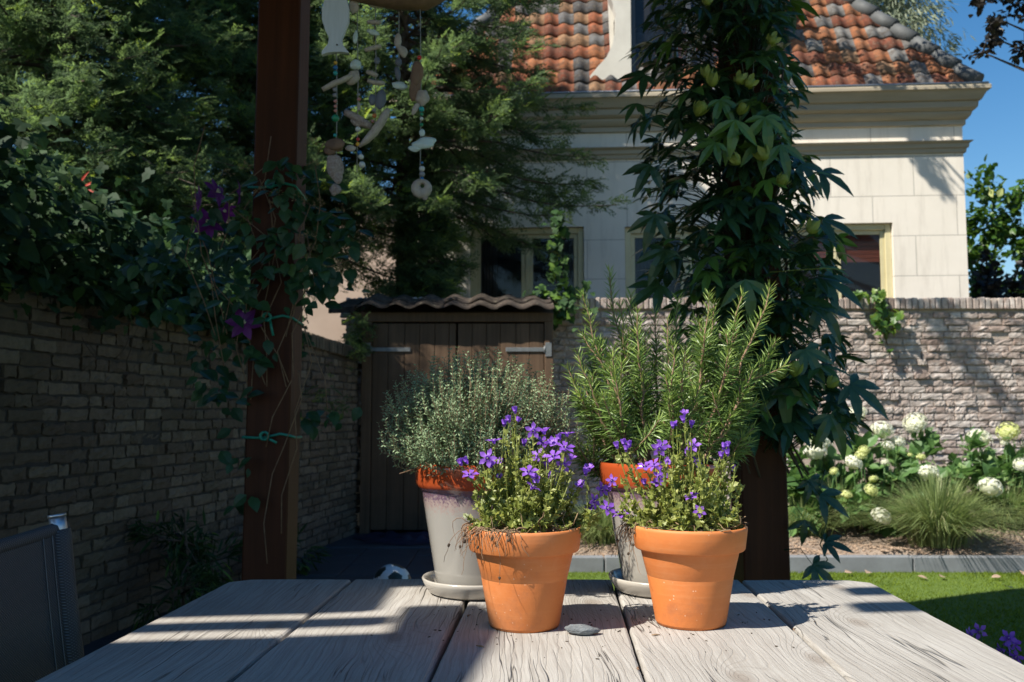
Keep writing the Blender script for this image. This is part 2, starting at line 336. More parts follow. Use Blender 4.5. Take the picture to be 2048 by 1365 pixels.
# ------------------------------------------------------------------ mesh builder
def ico(sub=1):
    import bmesh
    b = bmesh.new(); bmesh.ops.create_icosphere(b, subdivisions=sub, radius=1)
    v = np.array([x.co[:] for x in b.verts]); f = np.array([[y.index for y in x.verts] for x in b.faces]); b.free(); return v, f
ICO1, ICO2, ICO3 = ico(1), ico(2), ico(3)
class MB:
    def __init__(s): s.v = []; s.f = []; s.t = []; s.n = 0; s.mats = []
    def slot(s, mat):
        if mat not in s.mats: s.mats.append(mat)
        return s.mats.index(mat)
    def add(s, v, f, mat, tint=.5, smooth=False):
        v = np.asarray(v, float).reshape(-1, 3)
        if isinstance(f, list):
            groups = {}
            for q in f: groups.setdefault(len(q), []).append(q)
            fs = [np.array(g) for g in groups.values()]
        else: fs = [f]
        k = s.slot(mat)
        for g in fs: s.f.append((g+s.n, k, smooth))
        s.v.append(v); s.t.append(np.broadcast_to(np.asarray(tint, float), (len(v),)).copy()); s.n += len(v)
    def inst(s, tv, tf, pos, R, scale, mat, tint=.5, smooth=False, jit=0):
        """instances: tv (k,3), tf faces, pos (n,3), R (n,3,3) columns = local axes, scale (n,) or (n,3)"""
        pos = np.asarray(pos, float); n = len(pos)
        if n == 0: return
        scale = np.asarray(scale, float)
        if scale.ndim == 0: scale = np.full((n, 3), float(scale))
        if scale.ndim == 1: scale = np.repeat(scale[:, None], 3, 1)
        L = tv[None]*scale[:, None, :]
        if jit: L = L + rng.normal(0, jit, L.shape)
        W = np.einsum('nij,nkj->nki', R, L) + pos[:, None, :]
        k = len(tv); off = (np.arange(n)*k)[:, None, None]
        tint = np.broadcast_to(np.asarray(tint, float), (n,))
        fs = tf if isinstance(tf, list) else [tf]
        m = s.slot(mat)
        for g in fs: s.f.append(((g[None]+off).reshape(-1, g.shape[1])+s.n, m, smooth))
        s.v.append(W.reshape(-1, 3)); s.t.append(np.repeat(tint, k)); s.n += n*k
    def box(s, lo, hi, mat, tint=.5, R=None, loc=None):
        lo = np.array(lo, float); hi = np.array(hi, float)
        v = np.array([[x, y, z] for x in (lo[0], hi[0]) for y in (lo[1], hi[1]) for z in (lo[2], hi[2])])
        if R is not None: v = v @ np.array(R).T
        if loc is not None: v = v+np.array(loc)
        s.add(v, np.array([[0, 1, 3, 2], [4, 6, 7, 5], [0, 4, 5, 1], [2, 3, 7, 6], [0, 2, 6, 4], [1, 5, 7, 3]]), mat, tint)
    def bbox(s, lo, hi, b, mat, tint=.5):
        """box with chamfered edges"""
        lo = np.array(lo, float); hi = np.array(hi, float); vs = []; idx = {}
        for i in (0, 1):
            for j in (0, 1):
                for k in (0, 1):
                    c = np.array([(lo, hi)[i][0], (lo, hi)[j][1], (lo, hi)[k][2]]); sg = np.array([1-2*i, 1-2*j, 1-2*k])
                    for a in range(3):
                        p = c.copy()
                        for q in range(3):
                            if q != a: p[q] += sg[q]*b
                        idx[(i, j, k, a)] = len(vs); vs.append(p)
        f = []
        for a in range(3):
            o = [x for x in range(3) if x != a]
            for e in (0, 1):
                q = []
                for (m_, n_) in ((0, 0), (0, 1), (1, 1), (1, 0)):
                    key = [0, 0, 0]; key[a] = e; key[o[0]] = m_; key[o[1]] = n_; q.append(idx[(*key, a)])
                f.append(q)
        for a in range(3):                     # edges along axis a
            o = [x for x in range(3) if x != a]
            for m_ in (0, 1):
                for n_ in (0, 1):
                    k0 = [0, 0, 0]; k0[o[0]] = m_; k0[o[1]] = n_; k1 = list(k0); k1[a] = 1
                    f.append([idx[(*k0, o[0])], idx[(*k1, o[0])], idx[(*k1, o[1])], idx[(*k0, o[1])]])
        for i in (0, 1):
            for j in (0, 1):
                for k in (0, 1): f.append([idx[(i, j, k, 0)], idx[(i, j, k, 1)], idx[(i, j, k, 2)]])
        s.add(vs, f, mat, tint)
    def tube(s, pts, rad, mat, sides=6, tint=.5, cap=True):
        P = np.array([list(p) for p in pts], float); n = len(P)
        r = np.broadcast_to(np.asarray(rad, float), (n,))
        T = np.gradient(P, axis=0); T /= np.linalg.norm(T, axis=1)[:, None]+1e-12
        up = np.array([0, 0, 1.]) if abs(T[0][2]) < .9 else np.array([1., 0, 0])
        a = np.cross(T, up); a /= np.linalg.norm(a, axis=1)[:, None]+1e-9; b = np.cross(T, a)
        th = np.linspace(0, 2*PI, sides, endpoint=False)
        V = P[:, None]+(a[:, None]*np.cos(th)[None, :, None]+b[:, None]*np.sin(th)[None, :, None])*r[:, None, None]
        i = np.arange(n-1)[:, None]*sides; j = np.arange(sides)[None]; j2 = (j+1) % sides
        f = np.stack([i+j, i+j2, i+sides+j2, i+sides+j], -1).reshape(-1, 4)
        s.add(V.reshape(-1, 3), f, mat, tint, True)
        if cap:
            e = list(range(sides)); s.f.append((np.array([e[::-1]])+s.n-n*sides, s.slot(mat), False)); s.f.append((np.array([e])+s.n-sides, s.slot(mat), False))
    def lathe(s, prof, mat, n=64, tint=.5, loc=(0, 0, 0), wob=0):
        P = np.array(prof, float); th = np.linspace(0, 2*PI, n, endpoint=False)
        V = np.stack([P[:, 0][:, None]*np.cos(th), P[:, 0][:, None]*np.sin(th), np.repeat(P[:, 1][:, None], n, 1)], -1)
        if wob: V[..., :2] *= (1+wob*np.sin(3*th+1)[None, :, None])
        m = len(P); i = np.arange(m-1)[:, None]*n; j = np.arange(n)[None]; j2 = (j+1) % n
        f = np.stack([i+j, i+j2, i+n+j2, i+n+j], -1).reshape(-1, 4)
        s.add(V.reshape(-1, 3)+np.array(loc), f, mat, tint, True)
    def blob(s, c, r, mat, rough=.15, sub=2, tint=.5, R=None, smooth=True):
        v, f = {1: ICO1, 2: ICO2, 3: ICO3}[sub]
        q = v*(1+rough*(np.sin(v@rng.normal(0, 2.5, 3)+rng.uniform(0, 6))+np.sin(v@rng.normal(0, 4, 3)))[:, None]*.5)
        q = q*np.array(r)
        if R is not None: q = q@np.array(R).T
        s.add(q+np.array(list(c)), f, mat, tint, smooth)
    def prism(s, poly, z0, z1, mat, tint=.5, axis='z'):
        n = len(poly); P = np.array(poly, float)
        def mk(z):
            if axis == 'z': return np.c_[P, np.broadcast_to(np.asarray(z, float), (n,))]
            return np.c_[P[:, 0], np.full(n, z), P[:, 1]]
        v = np.r_[mk(z0), mk(z1)]
        f = [list(range(n))[::-1], [i+n for i in range(n)]]+[[i, (i+1) % n, (i+1) % n+n, i+n] for i in range(n)]
        s.add(v, f, mat, tint)
    def build(s, name, parent=None, world=False):
        me = bpy.data.meshes.new(name)
        V = np.concatenate(s.v); me.vertices.add(len(V)); me.vertices.foreach_set('co', V.ravel())
        nl = sum(g.size for g, _, _ in s.f); npoly = sum(len(g) for g, _, _ in s.f)
        me.loops.add(nl); me.polygons.add(npoly)
        me.loops.foreach_set('vertex_index', np.concatenate([g.ravel() for g, _, _ in s.f]).astype(np.int32))
        tot = np.concatenate([np.full(len(g), g.shape[1]) for g, _, _ in s.f]).astype(np.int32)
        me.polygons.foreach_set('loop_start', np.r_[0, np.cumsum(tot)[:-1]].astype(np.int32))
        me.polygons.foreach_set('loop_total', tot)
        me.polygons.foreach_set('material_index', np.concatenate([np.full(len(g), k) for g, k, _ in s.f]).astype(np.int32))
        me.polygons.foreach_set('use_smooth', np.concatenate([np.full(len(g), sm) for g, _, sm in s.f]))
        for m in s.mats: me.materials.append(m)
        a = me.attributes.new('tint', 'FLOAT', 'POINT'); a.data.foreach_set('value', np.concatenate(s.t).astype(np.float32))
        me.update(calc_edges=True); me.validate(clean_customdata=False)
        o = bpy.data.objects.new(name, me); COL.objects.link(o)
        if parent is not None:
            o.parent = parent
            if world: o.matrix_parent_inverse = parent.matrix_basis.inverted()
        return o
def tag(o, label=None, cat=None, group=None, kind=None):
    if label: o['label'] = label
    if cat: o['category'] = cat
    if group: o['group'] = group
    if kind: o['kind'] = kind
    return o
def empty(name, loc=(0, 0, 0), rz=0, **k):
    o = bpy.data.objects.new(name, None); COL.objects.link(o); o.location = loc; o.rotation_euler = (0, 0, rz)
    o.empty_display_size = .1; tag(o, **k); return o
def copy_to(o, parent, loc=None, rot=None, sc=None):
    c = o.copy(); COL.objects.link(c); c.parent = parent
    if loc is not None: c.location = loc
    if rot is not None: c.rotation_euler = rot
    if sc is not None: c.scale = (sc, sc, sc)
    return c
def frames(d, n):
    """rotation matrices whose x axis is d and z axis near n"""
    d = d/(np.linalg.norm(d, axis=1)[:, None]+1e-9)
    y = np.cross(n, d); y /= np.linalg.norm(y, axis=1)[:, None]+1e-9
    z = np.cross(d, y); return np.stack([d, y, z], -1)
def rdir(n, zlo=-1, zhi=1):
    z = rng.uniform(zlo, zhi, n); a = rng.uniform(0, 2*PI, n); r = np.sqrt(np.maximum(0, 1-z*z))
    return np.c_[r*np.cos(a), r*np.sin(a), z]
def norm(a): return a/(np.linalg.norm(a, axis=-1, keepdims=True)+1e-9)
# ------------------------------------------------------------------ leaf templates (x = length, z = normal)
def leaf_t(seg=4, w=.45, fold=.12, droop=.15, pw=.9, tipw=0):
    t = np.linspace(0, 1, seg+1); ww = w*np.sin(PI*np.clip(t, 0, 1)**pw)*.5; ww[0] = .01; ww[-1] = .004
    V = []
    for a, b in zip(t, ww):
        z = -droop*a*a
        V += [[a, -b, z+fold*b*2], [a, 0, z], [a, b, z+fold*b*2]]
    f = []
    for i in range(seg):
        o = i*3; f += [[o, o+1, o+4, o+3], [o+1, o+2, o+5, o+4]]
    return np.array(V), np.array(f)
def palm_t(lobes=((-88, .5), (-45, .8), (0, 1), (45, .8), (88, .5))):
    V = []; Fc = []; n = 0
    for ang, L in lobes:
        v, f = leaf_t(4, .30, .12, .3, .95)
        v = v*np.array([L, L**.7, L]); a = math.radians(ang)
        v = v@np.array([[math.cos(a), math.sin(a), 0], [-math.sin(a), math.cos(a), 0], [0, 0, 1]])
        v[:, 2] -= .0; V.append(v); Fc.append(f+n); n += len(v)
    return np.concatenate(V), np.concatenate(Fc)
def ivy_t():
    pts = [(0, 0), (-.12, .3), (.1, .52), (.3, .3), (.55, .42), (.7, .2), (1, 0)]
    V = [[.25, 0, 0]]+[[x, y, .06*abs(y)-.15*x*x] for x, y in pts]+[[x, -y, .06*abs(y)-.15*x*x] for x, y in pts[-2:0:-1]]
    n = len(V)-1; return np.array(V), np.array([[0, 1+i, 1+(i+1) % n] for i in range(n)])
def quad_t(w=.3):
    return np.array([[0, 0, 0], [.45, -w/2, .02], [1, 0, -.05], [.45, w/2, .02]]), np.array([[0, 1, 2, 3]])
def frond_t():
    """flat feathery spray of a cypress: stem, alternate branchlets, tiny scale tips"""
    V = []; Fc = []
    def el(p, a, L, w, z):
        n = len(V); c, s = math.cos(a), math.sin(a)
        for x, y in ((0, 0), (.5*L, -w/2), (L, 0), (.5*L, w/2)): V.append([p[0]+c*x-s*y, p[1]+s*x+c*y, z+random.uniform(-.015, .015)])
        Fc.append([n, n+1, n+2, n+3])
    el((0, 0), 0, 1, .02, 0)
    for i in range(13):
        t = .08+.07*i; sd = 1 if i % 2 else -1; L = (.46*(1-t)**.75+.08)*random.uniform(.8, 1.15); a = sd*math.radians(random.uniform(34, 50)); z = -.12*t*t
        m = max(2, int(L/.085))
        for k in range(m):
            q = (t+math.cos(a)*L*k/m, math.sin(a)*L*k/m)
            el(q, a+math.radians(random.uniform(-8, 8)), L/m*1.25, .038, z)
            for s2 in (1, -1): el(q, a+s2*math.radians(random.uniform(30, 50)), .12*(1-.5*k/m), .03, z)
    return np.array(V), np.array(Fc)
LEAF, PALM, IVY, QUAD = leaf_t(), palm_t(), ivy_t(), quad_t()
PALM3 = palm_t(((-52, .8), (0, 1), (50, .85)))
FRONDS = [frond_t() for _ in range(3)]
def sprig_t():
    V = []; Fc = []
    def el(p, a, L, w, z):
        n = len(V); c, s = math.cos(a), math.sin(a)
        for x, y in ((0, 0), (.5*L, -w/2), (L, 0), (.5*L, w/2)): V.append([p[0]+c*x-s*y, p[1]+s*x+c*y, z+random.uniform(-.04, .04)])
        Fc.append([n, n+1, n+2, n+3])
    el((0, 0), 0, 1, .03, 0)
    for i in range(8):
        t = .1+.11*i; sd = 1 if i % 2 else -1; L = (.5*(1-t)+.12)*random.uniform(.75, 1.15); a = sd*math.radians(random.uniform(30, 55)); z = -.15*t*t
        el((t, 0), a, L, .06, z)
        for k in (1, 2):
            q = (t+math.cos(a)*L*k*.33, math.sin(a)*L*k*.33); el(q, a+.6*random.choice((-1, 1)), .17, .055, z)
    return np.array(V), np.array(Fc)
SPRIGS = [sprig_t() for _ in range(3)]
LONG = leaf_t(3, .16, .1, .15); NEED = leaf_t(2, .12, .2, .12, .6); OVAL = leaf_t(4, .72, .08, .2, .8)
# ================================================================== SETTING
mb = MB(); mb.add([[-120, -60, -.03], [120, -60, -.03], [120, 220, -.03], [-120, 220, -.03]], np.array([[0, 1, 2, 3]]), M['ground'])
tag(mb.build('ground'), kind='structure')
KY = on(1700, 1148, 0).y           # front face of the kerb
KT = .108
mb = MB(); x0, x1, y0, y1 = -.55, 9, -3, KY
nx, ny = 40, 30
gx, gy = np.meshgrid(np.linspace(x0, x1, nx), np.linspace(y0, y1, ny)); gz = .006+.006*np.sin(gx*3)*np.cos(gy*2.3)
idx = np.arange(nx*ny).reshape(ny, nx)
f = np.stack([idx[:-1, :-1], idx[:-1, 1:], idx[1:, 1:], idx[1:, :-1]], -1).reshape(-1, 4)
mb.add(np.c_[gx.ravel(), gy.ravel(), gz.ravel()], f, M['turfbase'], .5, True)
tag(mb.build('lawn'), kind='structure')
# blades of the turf, the strip the camera can see
n = 95000
X = rng.uniform(-.2, 4.3, n); Y = KY-.01-2.6*rng.uniform(0, 1, n)**1.15
mb = MB(); d = rdir(n, .5, 1); fr = frames(d, rdir(n))
mb.inst(np.array([[0, -.09, 0], [0, .09, 0], [1, 0, .1]]), np.array([[0, 1, 2]]), np.c_[X, Y, np.full(n, .004)], fr, rng.uniform(.014, .03, n), M['turf'], rng.uniform(0, 1, n))
tag(mb.build('grass'), kind='stuff')
# kerb
mb = MB(); xs = np.arange(-.4, 9.3, 1.0)
for i, x in enumerate(xs): mb.bbox((x+.004, KY, -.02), (x+.996, KY+.075, KT+random.uniform(-.002, .002)), .006, M['kerb'], random.random())
tag(mb.build('kerb'), kind='structure')
# planted bed
BY = 8.2
mb = MB(); nx, ny = 90, 30
gx, gy = np.meshgrid(np.linspace(-.4, 9, nx), np.linspace(KY+.07, BY+.1, ny))
gz = .085+.03*np.sin(gx*4+1)*np.sin(gy*5)+.02*np.sin(gx*11+gy*7)+.08*np.clip((gy-KY)/1.5, 0, 1); gz[0] = .07
idx = np.arange(nx*ny).reshape(ny, nx)
f = np.stack([idx[:-1, :-1], idx[:-1, 1:], idx[1:, 1:], idx[1:, :-1]], -1).reshape(-1, 4)
mb.add(np.c_[gx.ravel(), gy.ravel(), gz.ravel()], f, M['bed'], .5, True)
tag(mb.build('flower_bed'), kind='structure')
def bedz(x, y): return .085+.03*math.sin(x*4+1)*math.sin(y*5)+.02*math.sin(x*11+y*7)+.08*min(1, max(0, (y-KY)/1.5))
mb = MB(); n = 5200; X = rng.uniform(0, 4.6, n); Y = KY+.09+1.2*rng.uniform(0, 1, n)**1.4
Z = np.array([bedz(a, b) for a, b in zip(X, Y)])+.006
v, f = ICO1
mb.inst(v, f, np.c_[X, Y, Z], frames(rdir(n, -.2, .2), rdir(n, .6, 1)), np.c_[rng.uniform(.006, .02, n), rng.uniform(.004, .011, n), rng.uniform(.002, .006, n)], M['chip'], rng.uniform(0, 1, n))
tag(mb.build('bark_mulch'), kind='stuff')
# dark paving left
mb = MB()
for i in range(6):
    for j in range(14):
        x = -2.3+i*.4; y = 1.4+j*.4
        if x+.4 > -.15: continue
        mb.bbox((x+.003, y+.003, -.02), (x+.397, y+.397, .012+random.uniform(-.002, .002)), .004, M['paving'], random.random())
tag(mb.build('paving'), kind='structure')
mb = MB(); mb.bbox((-1.6, 6.95, -.02), (-.1, 8.15, .02), .01, M['paving']); tag(mb.build('path'), kind='structure')
# ------------------------------------------------------------------ brick walls
def brick_wall(name, P0, P1, zt0, zt1, depth, bm, mm, label, course=.062, pale=0, rough=.0035, jy=.006, coping=True, z0=0.0, seed=1):
    """P0,P1 plan points of the visible face line; body behind it on the right-hand side when looking P0->P1"""
    R0 = np.random.default_rng(seed)
    P0 = np.array(P0, float); P1 = np.array(P1, float); L = np.linalg.norm(P1-P0); ux = (P1-P0)/L; nrm = np.array([ux[1], -ux[0]])
    R = np.array([[ux[0], -nrm[0], 0], [ux[1], -nrm[1], 0], [0, 0, 1.]])   # x along, y into the wall, z up
    root = empty(name, (*P0, 0), 0, label=label, cat='wall')
    # front grid template of one brick
    nx, nz = 6, 4; V = []
    for k in range(nz):
        for i in range(nx):
            a = i/(nx-1)*2-1; b = k/(nz-1)*2-1
            e = max(abs(a)**7, abs(b)**5)
            V.append([a*.5, .10*e*.6, b*.5])
    idx = np.arange(nx*nz).reshape(nz, nx); fc = [list(q) for q in np.stack([idx[:-1, :-1], idx[:-1, 1:], idx[1:, 1:], idx[1:, :-1]], -1).reshape(-1, 4)]
    ring = list(idx[0])+list(idx[1:, -1])+list(idx[-1, -2::-1])+list(idx[-2:0:-1, 0]); nr = len(ring); b0 = len(V)
    for q in ring: V.append([V[q][0], 1.0, V[q][2]])
    fc += [[ring[i], b0+i, b0+(i+1) % nr, ring[(i+1) % nr]] for i in range(nr)]
    V = np.array(V); fc = np.array(fc)
    B = MB(); pos = []; sc = []; tn = []
    hc = .105 if coping else 0
    z = z0; row = 0
    while True:
        top = min(zt0, zt1)-hc if False else None
        ch = course*R0.uniform(.94, 1.06)
        if z > max(zt0, zt1)-hc: break
        s = -R0.uniform(0, .15)
        while s < L:
            bl = R0.choice([.2, .2, .18, .105, .115, .15, .085]) if jy > .004 else .2
            bl *= R0.uniform(.93, 1.07); zt = zt0+(zt1-zt0)*(s+bl/2)/L-hc
            if z+ch*.6 < zt and s+bl > 0:
                hh = min(ch-R0.uniform(.008, .016), zt-z)
                pos.append([s+bl/2, R0.normal(0, rough), z+ch/2+R0.normal(0, .0018)]); sc.append([bl-R0.uniform(.008, .018), .05, hh])
                t = R0.beta(2.2, 2.2)
                if pale: t = min(1, t*.75+pale*max(0, 1-z/1.5)*R0.uniform(.1, .8))
                tn.append(t)
            s += bl
        z += ch; row += 1
    pos = np.array(pos); sc = np.array(sc); n = len(pos)
    ang = R0.normal(0, .012, n); Rl = np.zeros((n, 3, 3)); Rl[:, 0, 0] = np.cos(ang); Rl[:, 0, 2] = -np.sin(ang); Rl[:, 2, 0] = np.sin(ang); Rl[:, 2, 2] = np.cos(ang); Rl[:, 1, 1] = 1
    W = pos@R.T; W[:, :2] += P0*0
    B.inst(V, fc, W, np.einsum('ij,njk->nik', R, Rl), sc, bm, np.array(tn), jit=.0022)
    # mortar core
    d0, d1 = (.02 if rough > .006 else .013), depth
    q = []
    for (s, zt) in ((0, zt0), (L, zt1)):
        for y in (d0, d1):
            for zz in (z0-.05, zt-hc): q.append(R@np.array([s, y, zz]))
    B.add(q, np.array([[0, 1, 5, 4], [2, 6, 7, 3], [0, 2, 3, 1], [4, 5, 7, 6], [1, 3, 7, 5], [0, 4, 6, 2]]), mm)
    B.build('wall_face', root)
    if coping:
        C = MB(); s = 0
        while s < L:
            bw = R0.uniform(.05, .062); zt = zt0+(zt1-zt0)*s/L
            v0 = len(C.v); C.bbox((0, 0, 0), (bw-.009, depth+.045+R0.normal(0, .004), hc*R0.uniform(.93, 1.03)), .007, bm, R0.beta(2, 2)*.7)
            v = C.v[-1]+np.array([s, -.025+R0.normal(0, .004), zt-hc+.004]); v += R0.normal(0, .0016, v.shape); C.v[-1] = v@R.T
            s += bw
        q = []
        for (s, zt) in ((.01, zt0), (L-.01, zt1)):
            for y in (.0, d1+.0):
                for zz in (zt-hc+.001, zt-.012): q.append(R@np.array([s, y, zz]))
        C.add(q, np.array([[0, 1, 5, 4], [2, 6, 7, 3], [0, 2, 3, 1], [4, 5, 7, 6], [1, 3, 7, 5], [0, 4, 6, 2]]), mm)
        C.build('coping', root)
    return root
ZB = at(1800, 597, BY).z
# face of the back wall looks toward -y: P0 left -> P1 right gives nrm = (uy,-ux) = (0,-1): correct
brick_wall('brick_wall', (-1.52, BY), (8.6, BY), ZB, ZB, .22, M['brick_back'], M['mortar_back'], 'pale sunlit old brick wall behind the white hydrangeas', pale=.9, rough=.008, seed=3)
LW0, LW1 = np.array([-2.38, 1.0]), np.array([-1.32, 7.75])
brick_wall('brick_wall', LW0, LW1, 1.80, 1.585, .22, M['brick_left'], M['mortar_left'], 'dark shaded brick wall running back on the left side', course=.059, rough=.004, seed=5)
# rough lime patch low on the back wall
mb = MB(); px_ = np.linspace(0, 1, 40); xa, xb = at(1600, 950, BY).x, at(2040, 950, BY).x; top_ = .62+.16*np.sin(px_*5+.6)+.06*np.sin(px_*17)+rng.normal(0, .02, 40); nz_ = 14; V = []
for j in range(nz_):
    for i in range(40):
        u_ = j/(nz_-1); V.append([xa+(xb-xa)*px_[i], -.024+.012*u_**3+rng.normal(0, .003), .05+(top_[i]-.05)*u_])
idx = np.arange(40*nz_).reshape(nz_, 40); mb.add(np.array(V)+[0, BY, 0], np.stack([idx[:-1, :-1], idx[:-1, 1:], idx[1:, 1:], idx[1:, :-1]], -1).reshape(-1, 4), M['mortar_back'], .5, True)
V2 = np.array([V[(nz_-1)*40+i] for i in range(40)]); V3 = V2+[0, .05, 0]; mb.add(np.r_[V2, V3]+[0, BY, 0], np.array([[i, i+1, 41+i, 40+i] for i in range(39)]), M['mortar_back'])
bw_ = bpy.data.objects['brick_wall']; o_ = mb.build('render_patch', bw_); o_.matrix_parent_inverse = Matrix.Translation((1.52, -BY, 0))
def lw(s): return LW0+(LW1-LW0)*s
# ------------------------------------------------------------------ shed
SY = 7.7; a = on(722, 1068, 0.02)
sx0 = at(722, 800, SY).x; sx1 = at(1107, 800, SY).x; sz = at(900, 630, SY).z; W_ = sx1-sx0
shed = empty('garden_shed', (sx0, SY, 0), label='low wooden garden shed with two doors and a pantile roof', cat='shed')
mb = MB()
mb.box((0.02, .05, 0), (.05, .46, sz-.0), M['shedwood'], .6); mb.box((W_-.05, .05, 0), (W_-.02, .46, sz), M['shedwood'], .6); mb.box((.05, .44, 0), (W_-.05, .46, sz), M['shedwood'], .6)
mb.build('side_wall', shed)
mb = MB(); fw = .085
mb.bbox((0, 0, 0), (fw, .05, sz-.06), .004, M['shedwood'], .1); mb.bbox((W_-.075, 0, 0), (W_, .05, sz-.06), .004, M['shedwood'], .0)
mb.bbox((0, -.004, sz-.06), (W_, .05, sz+.02), .004, M['shedwood'], .6)
mb.build('door_frame', shed)
def shed_door(x0, x1, side):
    mb = MB(); s = x0; first = True
    while s < x1-.02:
        wd = min(random.uniform(.11, .15), x1-s); 
        if x1-(s+wd) < .05: wd = x1-s
        mb.bbox((s+.002, .010+random.uniform(-.002, .002), .05), (s+wd-.002, .034, sz-.075), .003, M['shedwood'], random.uniform(0, .9)); s += wd
    d = mb.build('door', shed)
    for zz in (sz-.30,):
        h = MB()
        if side < 0:
            h.bbox((x0-.075, -.008, zz-.06), (x0-.012, -.001, zz+.06), .002, M['galv']); h.bbox((x0+.0, -.002, zz-.018), (x0+.33, .005, zz+.018), .002, M['galv']); h.tube([(x0-.006, -.006, zz-.03), (x0-.006, -.006, zz+.03)], .008, M['galv'], 8)
        else:
            h.bbox((x1+.01, -.008, zz-.06), (x1+.065, -.001, zz+.06), .002, M['galv']); h.bbox((x1-.33, -.002, zz-.018), (x1, .005, zz+.018), .002, M['galv']); h.tube([(x1+.005, -.006, zz-.03), (x1+.005, -.006, zz+.03)], .008, M['galv'], 8)
        h.build('hinge', d)
    return d
mid = at(912, 800, SY).x-sx0
shed_door(fw+.004, mid-.003, -1); shed_door(mid+.012, W_-.079, 1)
def pantile_t(nx=9, lip=.018, amp=.035, thick=.014):
    V = []; 
    prof = [(x, amp*(math.sin(x*2*PI-.9)*.5+.5)) for x in np.linspace(0, 1.06, nx)]
    for j, (yy, lz) in enumerate(((0, lip), (1.0, 0))):
        for x, z in prof: V.append([x, yy, z+lz])
    for x, z in prof: V.append([x, 0, z+lip-thick])
    f = [[i, i+1, nx+i+1, nx+i] for i in range(nx-1)]+[[2*nx+i, 2*nx+i+1, i+1, i] for i in range(nx-1)]
    return np.array(V), np.array(f)
PT = pantile_t()
mb = MB(); pitch = math.radians(16); cols = 7
for r in range(2):
    for c in range(cols):
        Rm = Matrix.Rotation(pitch+random.uniform(-.02, .02), 3, 'X')
        mb.inst(PT[0], PT[1], [[-.02+c*.235+random.uniform(-.008, .008), -.12+random.uniform(-.015, .012)+r*.29*math.cos(pitch), sz+.03+r*.29*math.sin(pitch)+random.uniform(-.008, .008)]], np.array([Rm]), np.array([[.235, .34, 1.15]]), M['darktile'], random.random(), True)
ro = mb.build('roof', shed)
mb = MB(); mb.add([(-.27, -.10, sz+.0), (-.05, -.12, sz+.005), (-.05, .5, sz+.17), (-.2, .5, sz+.16), (-.27, -.10, sz+.05), (-.05, -.12, sz+.055), (-.05, .5, sz+.21), (-.2, .5, sz+.20)],
    np.array([[0, 3, 2, 1], [4, 5, 6, 7], [0, 1, 5, 4], [1, 2, 6, 5], [2, 3, 7, 6], [3, 0, 4, 7]]), M['darktile'], .2); mb.build('roof_edge_board', shed)
mb = MB(); mb.prism([(-.10, .0), (W_+.0, .0), (W_, .46), (-.1, .46)], [sz+.0, sz+.0, sz+.13, sz+.13], [sz+.02, sz+.02, sz+.15, sz+.15], M['shedwood'], .8); mb.build('roof_deck', shed)
# ------------------------------------------------------------------ house
PHI = math.radians(-4); HC = at(1938, 590, 10.6); HC = np.array([HC.x, 10.6])
house = empty('coach_house', (HC[0], HC[1], 0), PHI, label='cream stucco house with tiled hipped roof, scrolled dormer and deep cornice', cat='house')
hx = np.array([math.cos(PHI), math.sin(PHI)]); hy = np.array([-math.sin(PHI), math.cos(PHI)])
def hl(px, py, off=0):
    """local (x,z) on the front plane (offset along local y) of the house"""
    r = ray(px, py); n = hy; d = (HC+hy*off)@n; t = d/(r.x*n[0]+r.y*n[1]); p = np.array([r.x, r.y])*t
    return float((p-HC)@hx), CZ+r.z*t
HW = -hl(820, 520)[0]; HD = 5.0
zc = hl(1900, 183)[1]          # cornice top
def rect_front(mb, x0, x1, z0, z1, y, mat): mb.add([(x0, y, z0), (x1, y, z0), (x1, y, z1), (x0, y, z1)], np.array([[0, 1, 2, 3]]), mat)
wins = []
for (pxl, pxr, pt, pb) in ((940, 1168, 455, 640), (1250, 1500, 452, 640), (1560, 1787, 447, 640)):
    pm = (pxl+pxr)/2; wins.append((hl(pxl, 500)[0], hl(pxr, 500)[0], hl(pm, pb)[1], hl(pm, pt)[1]))
mb = MB(); zt = zc-.02; prev = -HW
for (a, b, z0, z1) in wins:
    rect_front(mb, prev, a, 0, zt, 0, M['stucco']); rect_front(mb, a, b, 0, z0, 0, M['stucco']); rect_front(mb, a, b, z1, zt, 0, M['stucco']); prev = b
    rv = .14
    mb.add([(a, 0, z0), (a, 0, z1), (a, rv, z1), (a, rv, z0)], np.array([[0, 1, 2, 3]]), M['stucco']); mb.add([(b, 0, z0), (b, rv, z0), (b, rv, z1), (b, 0, z1)], np.array([[0, 1, 2, 3]]), M['stucco'])
    mb.add([(a, 0, z1), (b, 0, z1), (b, rv, z1), (a, rv, z1)], np.array([[0, 1, 2, 3]]), M['stucco']); mb.add([(a, 0, z0), (a, rv, z0), (b, rv, z0), (b, 0, z0)], np.array([[0, 1, 2, 3]]), M['stucco'])
rect_front(mb, prev, 0, 0, zt, 0, M['stucco'])
mb.add([(0, 0, 0), (0, HD, 0), (0, HD, zt), (0, 0, zt)], np.array([[0, 1, 2, 3]]), M['stucco'])
mb.add([(-HW, 0, 0), (-HW, 0, zt), (-HW, HD, zt), (-HW, HD, 0)], np.array([[0, 1, 2, 3]]), M['stucco'])
mb.add([(0, HD, 0), (-HW, HD, 0), (-HW, HD, zt), (0, HD, zt)], np.array([[0, 1, 2, 3]]), M['stucco'])
mb.build('wall', house)
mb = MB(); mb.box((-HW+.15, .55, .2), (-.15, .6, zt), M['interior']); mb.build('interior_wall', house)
refl_x = None
